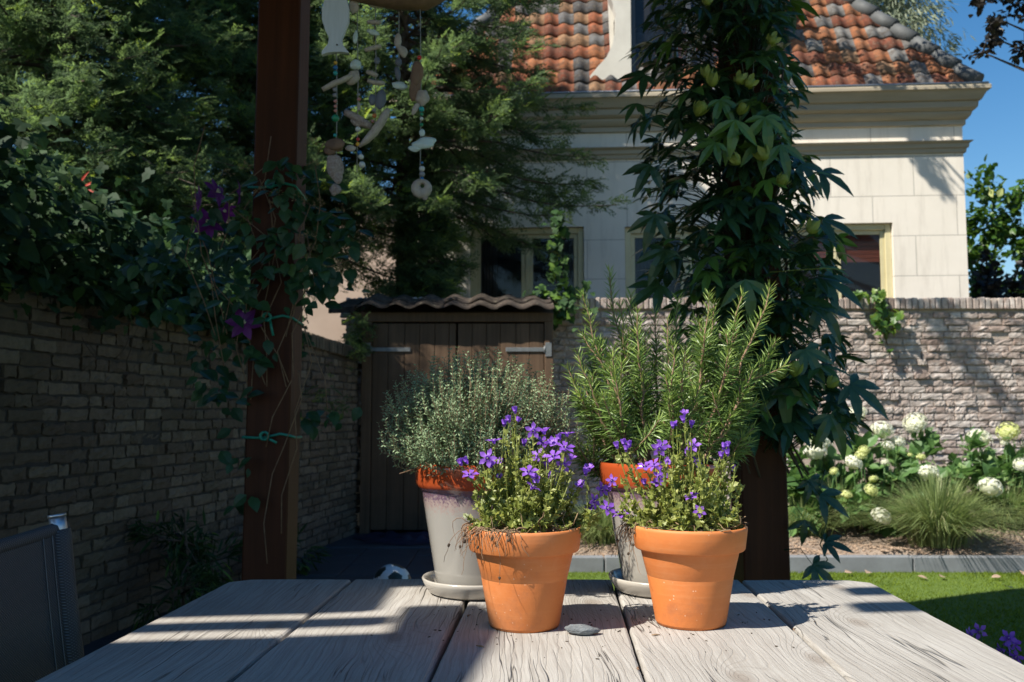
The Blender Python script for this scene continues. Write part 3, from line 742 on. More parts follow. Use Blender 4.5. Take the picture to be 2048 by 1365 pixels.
for k, (a, b, z0, z1) in enumerate(wins):
    mb = MB(); fy0, fy1 = .055, .135; fb = .075
    mb.bbox((a+.002, fy0, z0), (a+fb, fy1, z1-.002), .006, M['frame']); mb.bbox((b-fb, fy0, z0), (b-.002, fy1, z1-.002), .006, M['frame'])
    mb.bbox((a+fb, fy0+.003, z1-fb), (b-fb, fy1, z1-.002), .006, M['frame']); mb.bbox((a+fb, fy0, z0), (b-fb, fy1, z0+fb), .006, M['frame'])
    m_ = (a+b)/2; ins = .05
    mb.bbox((m_-.022, fy0+.02, z0+fb), (m_+.022, fy1-.01, z1-fb), .004, M['frame'])
    for (p, q) in ((a+fb, m_-.022), (m_+.022, b-fb)):
        mb.bbox((p, fy0+.03, z0+fb), (p+ins, fy1-.02, z1-fb), .004, M['frame']); mb.bbox((q-ins, fy0+.03, z0+fb), (q, fy1-.02, z1-fb), .004, M['frame'])
        mb.bbox((p+ins, fy0+.033, z1-fb-ins), (q-ins, fy1-.02, z1-fb), .004, M['frame'])
    wd = mb.build('window', house); wd['label'] = ['cream framed window shaded by the conifer', 'middle window half hidden by the climbing vine', 'sunlit cream window with a red-brown roof reflection'][k]
    mb = MB(); mb.box((a+fb, fy1-.035, z0+fb), (b-fb, fy1-.031, z1-fb), M['glass']); mb.build('pane', wd)
    mb = MB()
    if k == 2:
        nb = 9; zz0 = z1-.45  # slats behind the glass stand in for a red roof's reflection
        for i in range(nb): mb.box((a+.02, .15, zz0+i*.05), (b-.02, .165, zz0+i*.05+.044), M['roof_reflection'], i/nb, R=Matrix.Rotation(0, 3, 'X'))
        mb.build('roof_reflection', wd)
    else:
        xs = np.linspace(0, 1, 22)
        for (p, q) in ((a+.05, a+.32), (b-.30, b-.05)):
            V = []; 
            for i, t in enumerate(xs): V += [[p+(q-p)*t, .22+.025*math.sin(i*2.1), z0], [p+(q-p)*t, .22+.025*math.sin(i*2.1), z1]]
            mb = MB(); mb.add(V, np.array([[2*i, 2*i+2, 2*i+3, 2*i+1] for i in range(21)]), M['curtain'], .5, True); mb.build('curtain', wd)
    mb = MB(); mb.bbox((a-.04, -.06, z0-.07), (b+.04, .05, z0-.003), .008, M['trim']); mb.build('sill', wd)
# cornice and architrave: profile (outset, z) swept along front and both returns
def sweep(prof, name, mat):
    mb = MB(); V = []
    for (o, z) in prof: V += [(-HW-o, HD*.6, z), (-HW-o, -o, z), (o, -o, z), (o, HD*.6, z)]
    f = []
    for i in range(len(prof)-1):
        for j in range(3): f.append([i*4+j, i*4+j+1, (i+1)*4+j+1, (i+1)*4+j])
    mb.add(V, f, mat); mb.build(name, house)
s_ = 1/170.
P = [(.0, zc-.43), (.03, zc-.42), (.03, zc-.36), (.05, zc-.355), (.07, zc-.33), (.085, zc-.30), (.085, zc-.275), (.11, zc-.265), (.135, zc-.24), (.14, zc-.20), (.14, zc-.17), (.17, zc-.16), (.19, zc-.12), (.215, zc-.075), (.225, zc-.06), (.25, zc-.055), (.25, zc-.02), (.24, zc), (-.05, zc+.0)]
sweep(P, 'cornice', M['trim'])
za = hl(1800, 287)[1]
sweep([(.0, za-.135), (.025, za-.13), (.03, za-.085), (.05, za-.075), (.055, za-.03), (.085, za-.01), (.09, za), (.0, za+.01)], 'string_course', M['trim'])
mb = MB(); mb.tube([(-HW-.2, -.235, zc+.012), (.22, -.235, zc+.012)], .016, M['zinc'], 8); mb.build('gutter', house)
# roof
rp = math.radians(58); rx0 = -HW-.16; rx1 = .14; ry0 = -.16; rz0 = zc-.01; RH = 2.6
tw, th = .195, .245
hipk = 1.25     # plan shift per unit depth of the hip
mb = MB(); rows = int(RH/(th*math.sin(rp)))+1; pos = []; tn = []
for r in range(rows):
    yy = r*th*math.cos(rp); zz = r*th*math.sin(rp); c = 0
    xa = rx0+hipk*yy; xb = rx1-hipk*yy
    x = rx0+.05
    while x < xb-.05:
        if x > xa-.05 and x+tw < xb+.06: pos.append((x, ry0+yy, rz0+zz)); tn.append(rng.uniform(0, 1))
        x += tw
pos = np.array(pos); n = len(pos)
RR = np.array([Matrix.Rotation(rp+random.uniform(-.03, .03), 3, 'X') for _ in range(n)])
mb.inst(PT[0], PT[1], pos, RR, np.c_[np.full(n, tw), np.full(n, th*1.12), np.full(n, 1.1)], M['tile'], np.array(tn), True)
D = RH/math.tan(rp)
mb.add([(rx0, ry0, rz0-.01), (rx1, ry0, rz0-.01), (rx1-hipk*D, ry0+D, rz0+RH), (rx0+hipk*D, ry0+D, rz0+RH)], np.array([[0, 1, 2, 3]]), M['darktile'], .2)
mb.add([(rx1, ry0, rz0), (rx1, HD, rz0), (rx1-hipk*D, HD-D, rz0+RH), (rx1-hipk*D, ry0+D, rz0+RH)], np.array([[0, 1, 2, 3]]), M['darktile'], .2)
mb.add([(rx0, ry0, rz0), (rx0+hipk*D, ry0+D, rz0+RH), (rx0+hipk*D, HD-D, rz0+RH), (rx0, HD, rz0)], np.array([[0, 1, 2, 3]]), M['darktile'], .2)
mb.add([(rx0+hipk*D, ry0+D, rz0+RH), (rx1-hipk*D, ry0+D, rz0+RH), (rx1-hipk*D, HD-D, rz0+RH), (rx0+hipk*D, HD-D, rz0+RH)], np.array([[0, 1, 2, 3]]), M['darktile'], .2)
roof = mb.build('roof', house)
for sd in (1, -1):
    mb = MB(); A = np.array([rx1 if sd > 0 else rx0, ry0, rz0+.03]); Bp = np.array([rx1-hipk*D if sd > 0 else rx0+hipk*D, ry0+D, rz0+RH+.03]); L = np.linalg.norm(Bp-A); m_ = int(L/.33)
    for i in range(m_):
        p = A+(Bp-A)*i/m_; q = A+(Bp-A)*(i+1.16)/m_
        mb.tube([p+[0, 0, .035], p*.5+q*.5+[0, 0, .014], q], [.098, .094, .088], M['hiptile'], 12)
    mb.build('hip_tiles', roof)
# dormer facade with scrolled sides
DX = lambda px, py: hl(px, py, -.02)
outl = [(1180, 197), (1180, 152), (1196, 133), (1212, 116), (1224, 92), (1230, 62), (1231, 30), (1226, 8), (1217, -12), (1214, -40), (1224, -62), (1240, -70), (1240, -150)]
mx = hl(1380, 100)[0]; left = [DX(*p) for p in outl]
wl = hl(1262, 100)[0]; zb = left[0][1]; 
# left jamb with the volute, right jamb mirrored, head above the opening
mb = MB()
ztop = left[-1][1]; zhead = DX(1262, -110)[1]
jl = left[:-1]+[(left[-1][0], zhead), (wl, zhead), (wl, zb)]
def prism_xz(mb, poly, y0, y1, mat):
    n = len(poly); v = [(x, y0, z) for x, z in poly]+[(x, y1, z) for x, z in poly]
    mb.add(v, [list(range(n)), [i+n for i in range(n)][::-1]]+[[i, i+n, (i+1) % n+n, (i+1) % n] for i in range(n)], mat)
prism_xz(mb, jl, -.02, .22, M['white_trim']); wr = 2*mx-wl
prism_xz(mb, [(2*mx-x, z) for x, z in jl][::-1], -.02, .22, M['white_trim'])
prism_xz(mb, [(left[-1][0], zhead), (2*mx-left[-1][0], zhead), (mx, zhead+.75)], -.02, .22, M['white_trim'])
mb.bbox((left[-1][0]-.1, -.08, zhead-.0), (2*mx-left[-1][0]+.1, -.022, zhead+.12), .01, M['trim'])
mb.box((wl-.25, .22, zb), (wl-.2, 2.2, zhead+.1), M['white_trim']); mb.box((wr+.2, .22, zb), (wr+.25, 2.2, zhead+.1), M['white_trim'])
dorm = mb.build('dormer', house)
mb = MB(); y0 = .06
mb.bbox((wl+.002, y0, zb+.0), (wl+.06, y0+.07, zhead), .005, M['darkframe']); mb.bbox((wr-.06, y0, zb), (wr-.002, y0+.07, zhead), .005, M['darkframe']); mb.bbox((wl+.06, y0, zb), (wr-.06, y0+.07, zb+.07), .005, M['darkframe'])
zm = hl(1300, 85)[1]; mb.bbox((wl+.06, y0+.01, zm-.02), (wr-.06, y0+.06, zm+.02), .004, M['darkframe']); mb.bbox((mx-.03, y0+.012, zb+.07), (mx+.03, y0+.062, zhead), .004, M['darkframe'])
mb.build('window_frame', dorm)
mb = MB(); mb.box((wl+.05, y0+.04, zb+.05), (wr-.05, y0+.045, zhead), M['glass']); mb.build('pane', dorm)
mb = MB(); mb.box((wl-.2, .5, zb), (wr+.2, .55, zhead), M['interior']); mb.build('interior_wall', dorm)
# neighbouring building seen under the conifer
mb = MB(); nb = empty('neighbour_building', (0, 15, 0), label='pinkish plastered building glimpsed beneath the conifer', cat='building')
nx0, nx1 = at(200, 500, 15).x, at(835, 500, 15).x; nz = at(700, 420, 15).z
mb.box((nx0, 0, 0), (nx1, 3, nz), M['pink_plaster']); mb.build('wall', nb)
mb = MB(); mb.bbox((nx0-.1, -.1, nz), (nx1+.1, 3.1, nz+.12), .01, M['trim']); mb.build('roof', nb)
p = at(640, 548, 14.9); mb = MB(); mb.bbox((p.x-.55, -.05, p.z-.02), (p.x+.17, -.002, p.z+.06), .01, M['white_trim']); mb.build('window_sill', nb)
mb = MB(); mb.box((p.x-.5, -.012, p.z+.06), (p.x+.12, -.002, p.z+.9), M['interior']); mb.build('window', nb)
# ------------------------------------------------------------------ pergola (posts in view; unseen panels above the frame, added and cut to throw the shade)
perg = empty('pergola', (0, 0, 0), label='red-brown timber pergola whose posts frame the view', cat='pergola')
OFFZ = lambda z, zt=TT: SH*(z-zt)/math.tan(EL)
def post(px0, px1, pyr, Y, dep, ztop, lean=0):
    x0 = at(px0, pyr, Y).x; x1 = at(px1, pyr, Y).x
    mb = MB(); mb.bbox((x0, Y, .0), (x1, Y+dep, ztop), .005, M['post'], .2); v = mb.v[-1]; v[:, 0] += (v[:, 2]-.6)*lean
    return mb.build('post', perg), x0, x1
P1, lx0, lx1 = post(484, 573, 1100, 2.9, .145, 2.72, .006)
P2, qx0, qx1 = post(1487, 1580, 1100, 2.9, .15, 2.72, -.01)
mb = MB(); mb.bbox((-3.0, 2.87, 2.722), (1.3, 3.02, 2.86), .006, M['post'], .3); mb.build('beam', perg)
def front_line(X): return .924+.13*X
o = OFFZ(2.62)
tx = lambda X, y: (X+o[0], y+o[1])        # table-plane shade point -> point in the panel plane
L0 = lambda X: 1.36+.13*X                  # table-plane line of the rear shade panel's front edge
SRF = SH[1]/SH[0]
mb = MB()
A = tx(-1.7, L0(-1.7)+.17); B_ = tx(2.3, L0(2.3)+.17)
zr = lambda y: 2.62+.155*(max(y, .9)-.9)
def panel(poly, mat=M['post'], tint=.3, th=.03, name='shade_panel', z=None):  # unseen overhead piece, outline cut from the shadow wanted below
    mb = MB(); z0 = [zr(p[1]) if z is None else z for p in poly]; mb.prism(poly, z0, [q+th for q in z0], mat, tint); return mb.build(name, perg)
m1 = tx(.22, L0(.22)+.17); m2 = tx(.22, L0(.22)+.25); B_ = tx(2.3, L0(2.3)+.27)
panel([A, m1, m2, B_, (1.0, 4.17), (-3.0, 2.36)])
def band(Xa, Xb, d0, d1, name='shade_rafter', z=2.62, th=.035):
    return panel([tx(Xa, L0(Xa)-d0), tx(Xa, L0(Xa)-d1), tx(Xb, L0(Xb)-d1), tx(Xb, L0(Xb)-d0)], z=z, name=name, th=th)
band(-1.7, -.19, -.172, 0, 'shade_panel', z=2.585); band(.55, 1.6, -.075, -.02, z=2.6)
band(-.9, -.19, .055, .10); band(.50, 1.3, .045, .105)
band(-.9, -.19, .155, 2.4, 'shade_panel', z=2.63)
panel([tx(-.19, L0(-.19)+.0), tx(-.19, -1.), tx(-.095, -1.), tx(-.095, .95), tx(-.055, L0(-.05)-.1), tx(-.10, L0(-.1)-.0)], z=2.66)
panel([(-3.6, -1.6), (-1.93, -1.6), (-1.88, .62), (-3.6, .45)], z=2.54)
# ================================================================== TABLE
FAR = on(1100, 1160, TT).y
table = empty('garden_table', (.06, .9, 0), label='weathered grey plank table in the foreground', cat='table')
seams_far = [460, 705, 953, 1226, 1481, 1741]; VPX = 1115
def seam_pt(k, y):
    p = on(seams_far[k], 1160, TT); dx = (VPX-1024)/F; return p.x+(y-p.y)*dx/1.0
YN = .22
for k in range(5):
    mb = MB(); g = .0022; ny = 60; R0 = np.random.default_rng(40+k)
    ys = np.linspace(YN, FAR, ny); zoff = TT+R0.uniform(-.0012, .0006)
    ea = np.cumsum(R0.normal(0, .0006, ny)); eb = np.cumsum(R0.normal(0, .0006, ny)); ea -= np.linspace(ea[0], ea[-1], ny); eb -= np.linspace(eb[0], eb[-1], ny)
    V = []
    prof = [(0, -.038), (0, -.005), (.0012, -.0018), (.004, 0), (.25, .0004), (.5, .0006), (.75, .0004), (-.004, 0), (-.0012, -.0018), (0, -.005), (0, -.038)]
    m = len(prof)
    for i, y in enumerate(ys):
        xa = seam_pt(k, y)+g+ea[i]*.5; xb = seam_pt(k+1, y)-g+eb[i]*.5
        ce = 0
        if k == 0: d = max(0, (y-(FAR-.03))/.03); ce = .03*(1-math.sqrt(max(0, 1-d*d))); xa += ce
        if k == 4: d = max(0, (y-(FAR-.035))/.035); ce = .035*(1-math.sqrt(max(0, 1-d*d))); xb -= ce
        for q, (fx, z) in enumerate(prof):
            if q < 4: x = xa+fx
            elif q < 7: x = xa+(xb-xa)*fx
            else: x = xb+fx
            V.append([x, y, zoff+z])
    i = np.arange(ny-1)[:, None]*m; j = np.arange(m-1)[None]
    f = np.stack([i+j, i+j+1, i+m+j+1, i+m+j], -1).reshape(-1, 4)
    mb.add(V, f, M['plank'], .13+.17*k, False)
    last = (ny-1)*m
    mb.f.append((np.array([[last+q for q in range(m)]]), mb.slot(M['plank']), False))
    mb.f.append((np.array([[last+0, last+m-1, m-1, 0]]), mb.slot(M['plank']), False))
    pl = mb.build('plank', table); pl.matrix_parent_inverse = Matrix.Translation((-.06, -.9, 0))
for y in (FAR-.16, .45):
    mb = MB(); mb.bbox((seam_pt(0, y)+.06, y-.03, TT-.11), (seam_pt(5, y)-.06, y+.03, TT-.04), .003, M['plank'], .8)
    o_ = mb.build('crossbar', table); o_.matrix_parent_inverse = Matrix.Translation((-.06, -.9, 0))
for (k, y) in ((0, FAR-.16), (5, FAR-.16), (0, .45), (5, .45)):
    x = seam_pt(k, y)+(.11 if k == 0 else -.11)
    mb = MB(); mb.bbox((x-.045, y-.045, .01), (x+.045, y+.045, TT-.112), .004, M['plank'], .7)
    o_ = mb.build('leg', table); o_.matrix_parent_inverse = Matrix.Translation((-.06, -.9, 0))
# ================================================================== POTS
def pot(name, prof, cx, cy, z, mat, label, soilr, soilz, n=72):
    r = empty(name, (cx, cy, z), rng.uniform(0, 6), label=label, cat='flowerpot')
    mb = MB(); mb.lathe(prof, mat, n, wob=.004); mb.build('pot_body', r)
    mb = MB(); rr = np.linspace(soilr, 0, 7)[:-1]; V = []; nn = 40
    for q in list(rr)+[.001]:
        for t in range(nn): a = 2*PI*t/nn; V.append([q*math.cos(a), q*math.sin(a), soilz+rng.normal(0, .0022)+.006*(1-(q/soilr)**2)])
    i = np.arange(6)[:, None]*nn; j = np.arange(nn)[None]; f = np.stack([i+j, i+(j+1) % nn, i+nn+(j+1) % nn, i+nn+j], -1).reshape(-1, 4)
    mb.add(V, f, M['soil'], .5, True); mb.build('soil', r)
    return r
def base_at(px, py_front, rb): 
    p = on(px, py_front, TT); k = (p.y+rb)/p.y; return p.x*k, p.y+rb
TP = [(0, .004), (.044, .003), (.0462, .0), (.0478, .004), (.0645, .0985), (.0640, .1000), (.0735, .1008), (.0748, .1025), (.0782, .128), (.0778, .1312), (.0762, .1325), (.0742, .1318), (.0728, .127), (.066, .095), (.045, .01), (0, .01)]
tax, tay = base_at(1049, 1269, .047); tbx, tby = base_at(1382, 1264, .047)
pot('terracotta_pot', TP, tax, tay, TT+.001, M['terra'], 'terracotta pot left of centre with roots hanging over its rim', .0715, .1205)
pot('terracotta_pot', TP, tbx, tby, TT+.001, M['terra'], 'clean-rimmed terracotta pot in front of the rosemary', .0715, .1205)
GP = [(0, .004), (.058, .003), (.0605, 0), (.063, .004), (.0665, .02), (.088, .150), (.0905, .156), (.0955, .160), (.0985, .166), (.1, .19), (.0995, .1955), (.0975, .198), (.0945, .197), (.092, .19), (.088, .16), (.06, .01), (0, .01)]
SP = [(0, .002), (.066, .001), (.07, .0), (.077, .004), (.0855, .018), (.0875, .0235), (.086, .0255), (.083, .0245), (.0805, .019), (.074, .0085), (.06, .0075), (0, .0075)]
gax, gay = base_at(953, 1206, .08); gbx, gby = base_at(1326, 1203, .08)
for (x, y, lb) in ((gax, gay, 'grey glazed saucer under the thyme pot'), (gbx, gby, 'grey glazed saucer under the rosemary pot')):
    mb = MB(); mb.lathe(SP, M['saucer'], 72); s = mb.build('saucer'); s.location = (x, y, TT+.001); tag(s, lb, 'saucer', 'saucers under the glazed pots')
pot('glazed_pot', GP, gax, gay, TT+.009, M['glaze'], 'grey glazed pot with brown-red rim holding the thyme', .091, .185)
pot('glazed_pot', GP, gbx, gby, TT+.009, M['glaze'], 'grey glazed pot with orange-red rim holding the rosemary', .091, .185)
# ================================================================== THYME
def curve(p0, d0, L, n, droop=0., curl=None):
    p = np.array(p0, float); d = np.array(d0, float); d /= np.linalg.norm(d); out = [p.copy()]
    for i in range(n):
        d = d+np.array([0, 0, droop/n])+(curl if curl is not None else 0)/n+rng.normal(0, .04, 3); d /= np.linalg.norm(d)
        p = p+d*L/n; out.append(p.copy())
    return np.array(out)
def interp(P, t):
    s = t*(len(P)-1); i = np.minimum(s.astype(int), len(P)-2); fr = (s-i)[:, None]
    return P[i]*(1-fr)+P[i+1]*fr, norm(P[i+1]-P[i])
thy = empty('thyme_plant', (gax, gay, TT+.19), label='grey-green thyme cushion growing in the grey glazed pot', cat='herb plant')
mb = MB(); sb = MB()
LT = leaf_t(2, .42, .1, .1, .8)
pos = []; dd = []; tt = []; ss = []
for i in range(1500):
    a = rng.uniform(0, 2*PI); el = rng.uniform(-.55, 1) if rng.random() < .75 else rng.uniform(.3, 1)
    th = math.acos(el); rr_ = rng.uniform(.72, 1.08) if i < 1050 else rng.uniform(.35, .8)
    R_ = np.array([.152, .135, .118 if el > 0 else .075])*(1+.07*math.sin(3*a)+.05*math.sin(7*a+2))
    tgt = np.array([math.sin(th)*math.cos(a)*R_[0], math.sin(th)*math.sin(a)*R_[1], math.cos(th)*R_[2]])*rr_+[0, 0, .055]
    base = np.array([rng.normal(0, .035), rng.normal(0, .035), .0])
    mid_ = base*.45+tgt*.55+np.array([0, 0, -.012]); t = np.linspace(0, 1, 9)[:, None]
    P_ = (1-t)**2*base+2*t*(1-t)*mid_+t*t*tgt
    # shoot tips turn upward
    tip = tgt+np.array([0, 0, rng.uniform(.006, .022)])+norm(tgt)*.004; P_ = np.vstack([P_, tip])
    sb.tube(P_, np.linspace(.0011, .0004, len(P_)), M['root'], 3, .4, False)
    m = 22; ts = np.linspace(.38, 1, m); q, tg = interp(P_, ts)
    for k in range(m):
        ph = (k % 2)*PI/2+rng.uniform(-.3, .3); nrm = np.cross(tg[k], [0.3, .2, 1.]); nrm /= np.linalg.norm(nrm); bn = np.cross(tg[k], nrm)
        for s2 in (1, -1):
            o = (nrm*math.cos(ph)+bn*math.sin(ph))*s2
            pos.append(q[k]); dd.append(o+tg[k]*.7); tt.append(rng.uniform(.1, .7)+.3*(k/m)); ss.append(rng.uniform(.006, .0095)*(1.15-.5*k/m))
pos = np.array(pos); dd = norm(np.array(dd)); n = len(pos)
mb.inst(LT[0], LT[1], pos, frames(dd, rdir(n, .2, 1)), np.array(ss), M['thyme'], np.clip(tt, 0, 1))
mb.build('foliage', thy); sb.build('stems', thy)
# ================================================================== ROSEMARY
ros = empty('rosemary_plant', (gbx, gby, TT+.19), label='tall upright rosemary bush growing in the back right pot', cat='herb plant')
mb = MB(); sb = MB()
tips = [(1165, 590, -.02), (1219, 545, .05), (1262, 590, .06), (1310, 625, .08), (1355, 600, .1), (1418, 590, -.01), (1428, 610, .0), (1484, 592, -.02), (1540, 575, .02), (1275, 625, -.03), (1225, 715, -.10), (1345, 690, -.11), (1370, 705, -.1), (1135, 735, .02), (1240, 610, .02), (1500, 640, .07), (1390, 640, .05), (1175, 690, .08), (1460, 660, .03), (1505, 740, -.02), (1490, 790, .05), (1190, 800, .04), (1290, 660, .03), (1335, 640, .0), (1150, 800, .07), (1440, 700, .08)]
pos = []; dd = []; tt = []; ss = []
def rstem(P_, dens, lo, rad):
    sb.tube(P_, np.linspace(rad, .0009, len(P_)), M['rosestem'], 6, .5, False)
    L = np.sum(np.linalg.norm(np.diff(P_, axis=0), axis=1)); m = int(L*dens)
    ts = np.linspace(lo, 1, m); q, tg = interp(P_, ts)
    for k in range(m):
        u = k/m; ph = k*2.4; nrm = norm(np.cross(tg[k], [.31, .2, .4])); bn = np.cross(tg[k], nrm)
        for r in range(2):
            o = nrm*math.cos(ph+r*PI)+bn*math.sin(ph+r*PI)
            pos.append(q[k]); dd.append(o+tg[k]*(.35+1.1*u**2)+rng.normal(0, .1, 3)); tt.append(np.clip(rng.uniform(.0, .45)+.5*u**2, 0, 1)); ss.append(rng.uniform(.021, .031)*(1.0-.35*u**3))
tips += [(x+rng.uniform(-22, 22), y+rng.uniform(40, 130), e+rng.uniform(-.05, .03)) for x, y, e in tips[::4]]
for (px, py, dy) in tips:
    yy = gby+dy; tw_ = at(px, py, yy); tgt = np.array([tw_.x-gbx, dy, tw_.z-TT-.19])
    ang = math.atan2(tgt[1], tgt[0]); base = np.array([.028*math.cos(ang)+rng.normal(0, .008), .028*math.sin(ang), 0])
    c1 = base*.6+tgt*.4+np.array([tgt[0]*.12, tgt[1]*.2, -.05+rng.normal(0, .01)]); t = np.linspace(0, 1, 14)[:, None]
    P_ = (1-t)**2*base+2*t*(1-t)*c1+t*t*tgt; P_[1:-1] += rng.normal(0, .0022, P_[1:-1].shape)
    rstem(P_, 380, .24, .0042)
    for b in range(rng.integers(3, 6)):
        tb = rng.uniform(.3, .8); p, tg = interp(P_, np.array([tb])); d = norm(tg[0]*1.1+rng.normal(0, .55, 3)+np.array([0, 0, .35]))
        Lb = rng.uniform(.04, .11)*(1.15-tb*.6); Q = curve(p[0], d, Lb, 6, .5); rstem(Q, 430, .12, .0016)
pos = np.array(pos); dd = norm(np.array(dd)); n = len(pos)
mb.inst(NEED[0], NEED[1], pos, frames(dd, norm(rdir(n, .3, 1)+dd*.0)), np.array(ss), M['rosemary'], np.array(tt))
mb.build('foliage', ros); sb.build('stems', ros)
# ================================================================== BELLFLOWERS
def bell_mesh(openn, seed):
    R0 = np.random.default_rng(seed); V = [[0, 0, 0]]; f = []; n = 10
    rings = [(.16, .22), (.26, .5)]
    for r, z in rings:
        for i in range(n): a = 2*PI*i/n; V.append([r*math.cos(a)*(1-.1*(i % 2)), r*math.sin(a)*(1-.1*(i % 2)), z])
    f += [[0, 1+i, 1+(i+1) % n] for i in range(n)]; f += [[1+i, 11+i, 11+(i+1) % n, 1+(i+1) % n] for i in range(n)]
    for k in range(5):
        i = 2*k; a = 2*PI*i/n; c, s = math.cos(a), math.sin(a); r1 = .26+.42*openn; z1 = .5+.42*(1.15-openn); r2 = .26+.82*openn; z2 = .5+.72*(1.15-openn)
        w1 = .27; b = len(V); tw = R0.normal(0, .04)
        V += [[c*r1-s*w1, s*r1+c*w1, z1+.06], [c*r1, s*r1, z1-.04], [c*r1+s*w1, s*r1-c*w1, z1+.06], [c*r2-s*tw, s*r2+c*tw, z2-.08]]
        L = 11+(i-1) % n; C = 11+i; Rr = 11+(i+1) % n
        f += [[Rr, b, b+1, C], [C, b+1, b+2, L], [b, b+3, b+1], [b+1, b+3, b+2]]
    mb = MB(); mb.add(V, f, M['petal'], R0.uniform(0, 1), True)
    if openn > .6:
        mb.tube([(0, 0, .15), (0, 0, .62)], .022, M['stamen'], 5)
        for k in range(3): a = k*2.1; mb.tube([(0, 0, .6), (.07*math.cos(a), .07*math.sin(a), .68)], .016, M['stamen'], 4)
    # calyx
    v, g = quad_t(.3)
    for k in range(5): a = k*2*PI/5+.3; mb.inst(v, g, [[0, 0, -.03]], frames(np.array([[math.cos(a), math.sin(a), .7]]), np.array([[0, 0, 1.]])), .42, M['bell'], .4)
    return mb
protoF = None
def bellflower(cx, cy, fl, buds, spikes, label, seed, side=(), tall=110):
    R0 = np.random.default_rng(seed)
    root = empty('bellflower_plant', (cx, cy, TT+.12), label=label, cat='flowering plant')
    lv = MB(); sb = MB(); zt = TT+.12; c0 = np.array([cx, cy, zt])
    pos = []; dd = []; tt = []; ss = []
    sert = ivy_t()
    def stem(tgt, rad=.0011, leaves=14, lo=.2, t0=None, shrub=1.):
        base = np.array([R0.normal(0, .022)+(tgt[0])*.25, R0.normal(0, .02), -.002]) if t0 is None else np.array(t0)
        mid_ = base*.5+tgt*.5+np.array([tgt[0]*.1, R0.normal(0, .008), -.01 if tgt[2] > .02 else .03]); t = np.linspace(0, 1, 9)[:, None]
        P_ = (1-t)**2*base+2*t*(1-t)*mid_+t*t*tgt
        sb.tube(P_, np.linspace(rad, rad*.6, len(P_)), M['bell'], 4, R0.uniform(.3, .8), False)
        ts = R0.uniform(lo, .97, leaves); q, tg = interp(P_, ts)
        for k in range(leaves):
            o = norm(R0.normal(0, 1, 3)); o = norm(o-tg[k]*(o@tg[k])); pos.append(q[k]); dd.append(o+tg[k]*.6+[0, 0, .1])
            tt.append(np.clip(R0.uniform(.1, .9), 0, 1)); ss.append(R0.uniform(.006, .013)*shrub*(1.15-.5*ts[k]))
        return P_
    def flower(p, d, size, openn):
        key = 'bud' if openn < .3 else ('half' if openn < .7 else 'open')
        src = PROTO[key]
        fr = frames(np.array([norm(np.array(d))]), rdir(1))[0]; Rm = Matrix(((fr[0][1], fr[0][2], fr[0][0]), (fr[1][1], fr[1][2], fr[1][0]), (fr[2][1], fr[2][2], fr[2][0])))
        if src.parent is None: c = src; c.parent = root
        else: c = src.copy(); COL.objects.link(c); c.parent = root
        c.location = p; c.rotation_euler = Rm.to_euler(); c.scale = (size,)*3
    for (px, py, dy, size, op) in fl:
        w_ = at(px, py, cy+dy); tgt = np.array([w_.x, w_.y, w_.z])-c0
        side_ = np.array([tgt[0]*2.5, -.55, .55])+R0.normal(0, .35, 3)
        side_[1] = -abs(side_[1])
        d = norm(side_)
        stem(tgt-d*size*.1, leaves=int(16*min(1, .4+abs(tgt[2])/.1)))
        flower(tgt-d*size*.35, d, size, op)
    for (px, py, dy) in buds:
        w_ = at(px, py, cy+dy); tgt = np.array([w_.x, w_.y, w_.z])-c0
        stem(tgt, leaves=10); flower(tgt, norm(np.array([R0.normal(0, .2), -.1, 1])), .0105, .1)
    for (px, py, dy) in spikes:                # leafy upright shoots
        w_ = at(px, py, cy+dy); stem(np.array([w_.x, w_.y, w_.z])-c0, leaves=34, shrub=.85)
    for i in range(tall+95):                   # the low leafy cushion and straggling upright shoots
        a = R0.uniform(0, 2*PI)
        if i < 95: r = R0.uniform(.01, .074); h = R0.uniform(.012, .06)*(1.1-r*5)
        else: r = R0.uniform(.0, .07); h = R0.uniform(.05, .125)*(1.1-r*6)
        stem(np.array([r*math.cos(a), r*math.sin(a)-.004, h+.006]), leaves=13 if i < 95 else 20, lo=.1 if i < 95 else .25, shrub=1.15 if i < 95 else .9)
    for (px, py, dy) in side:
        w_ = at(px, py, cy+dy); stem(np.array([w_.x, w_.y, w_.z])-c0, leaves=26)
    P_ = np.array(pos); D = norm(np.array(dd)); n = len(P_)
    lv.inst(sert[0], sert[1], P_, frames(D, norm(rdir(n, .2, 1)+[0, -.3, 0])), np.array(ss), M['bell'], np.array(tt))
    lv.build('foliage', root); sb.build('stems', root)
    return root, R0
PROTO = {}
for k, (op, sd) in dict(open=(.95, 1), half=(.55, 2), bud=(.12, 3)).items():
    m_ = bell_mesh(op, sd); ob = m_.build('bud' if k == 'bud' else 'flower'); PROTO[k] = ob
s1 = .0122
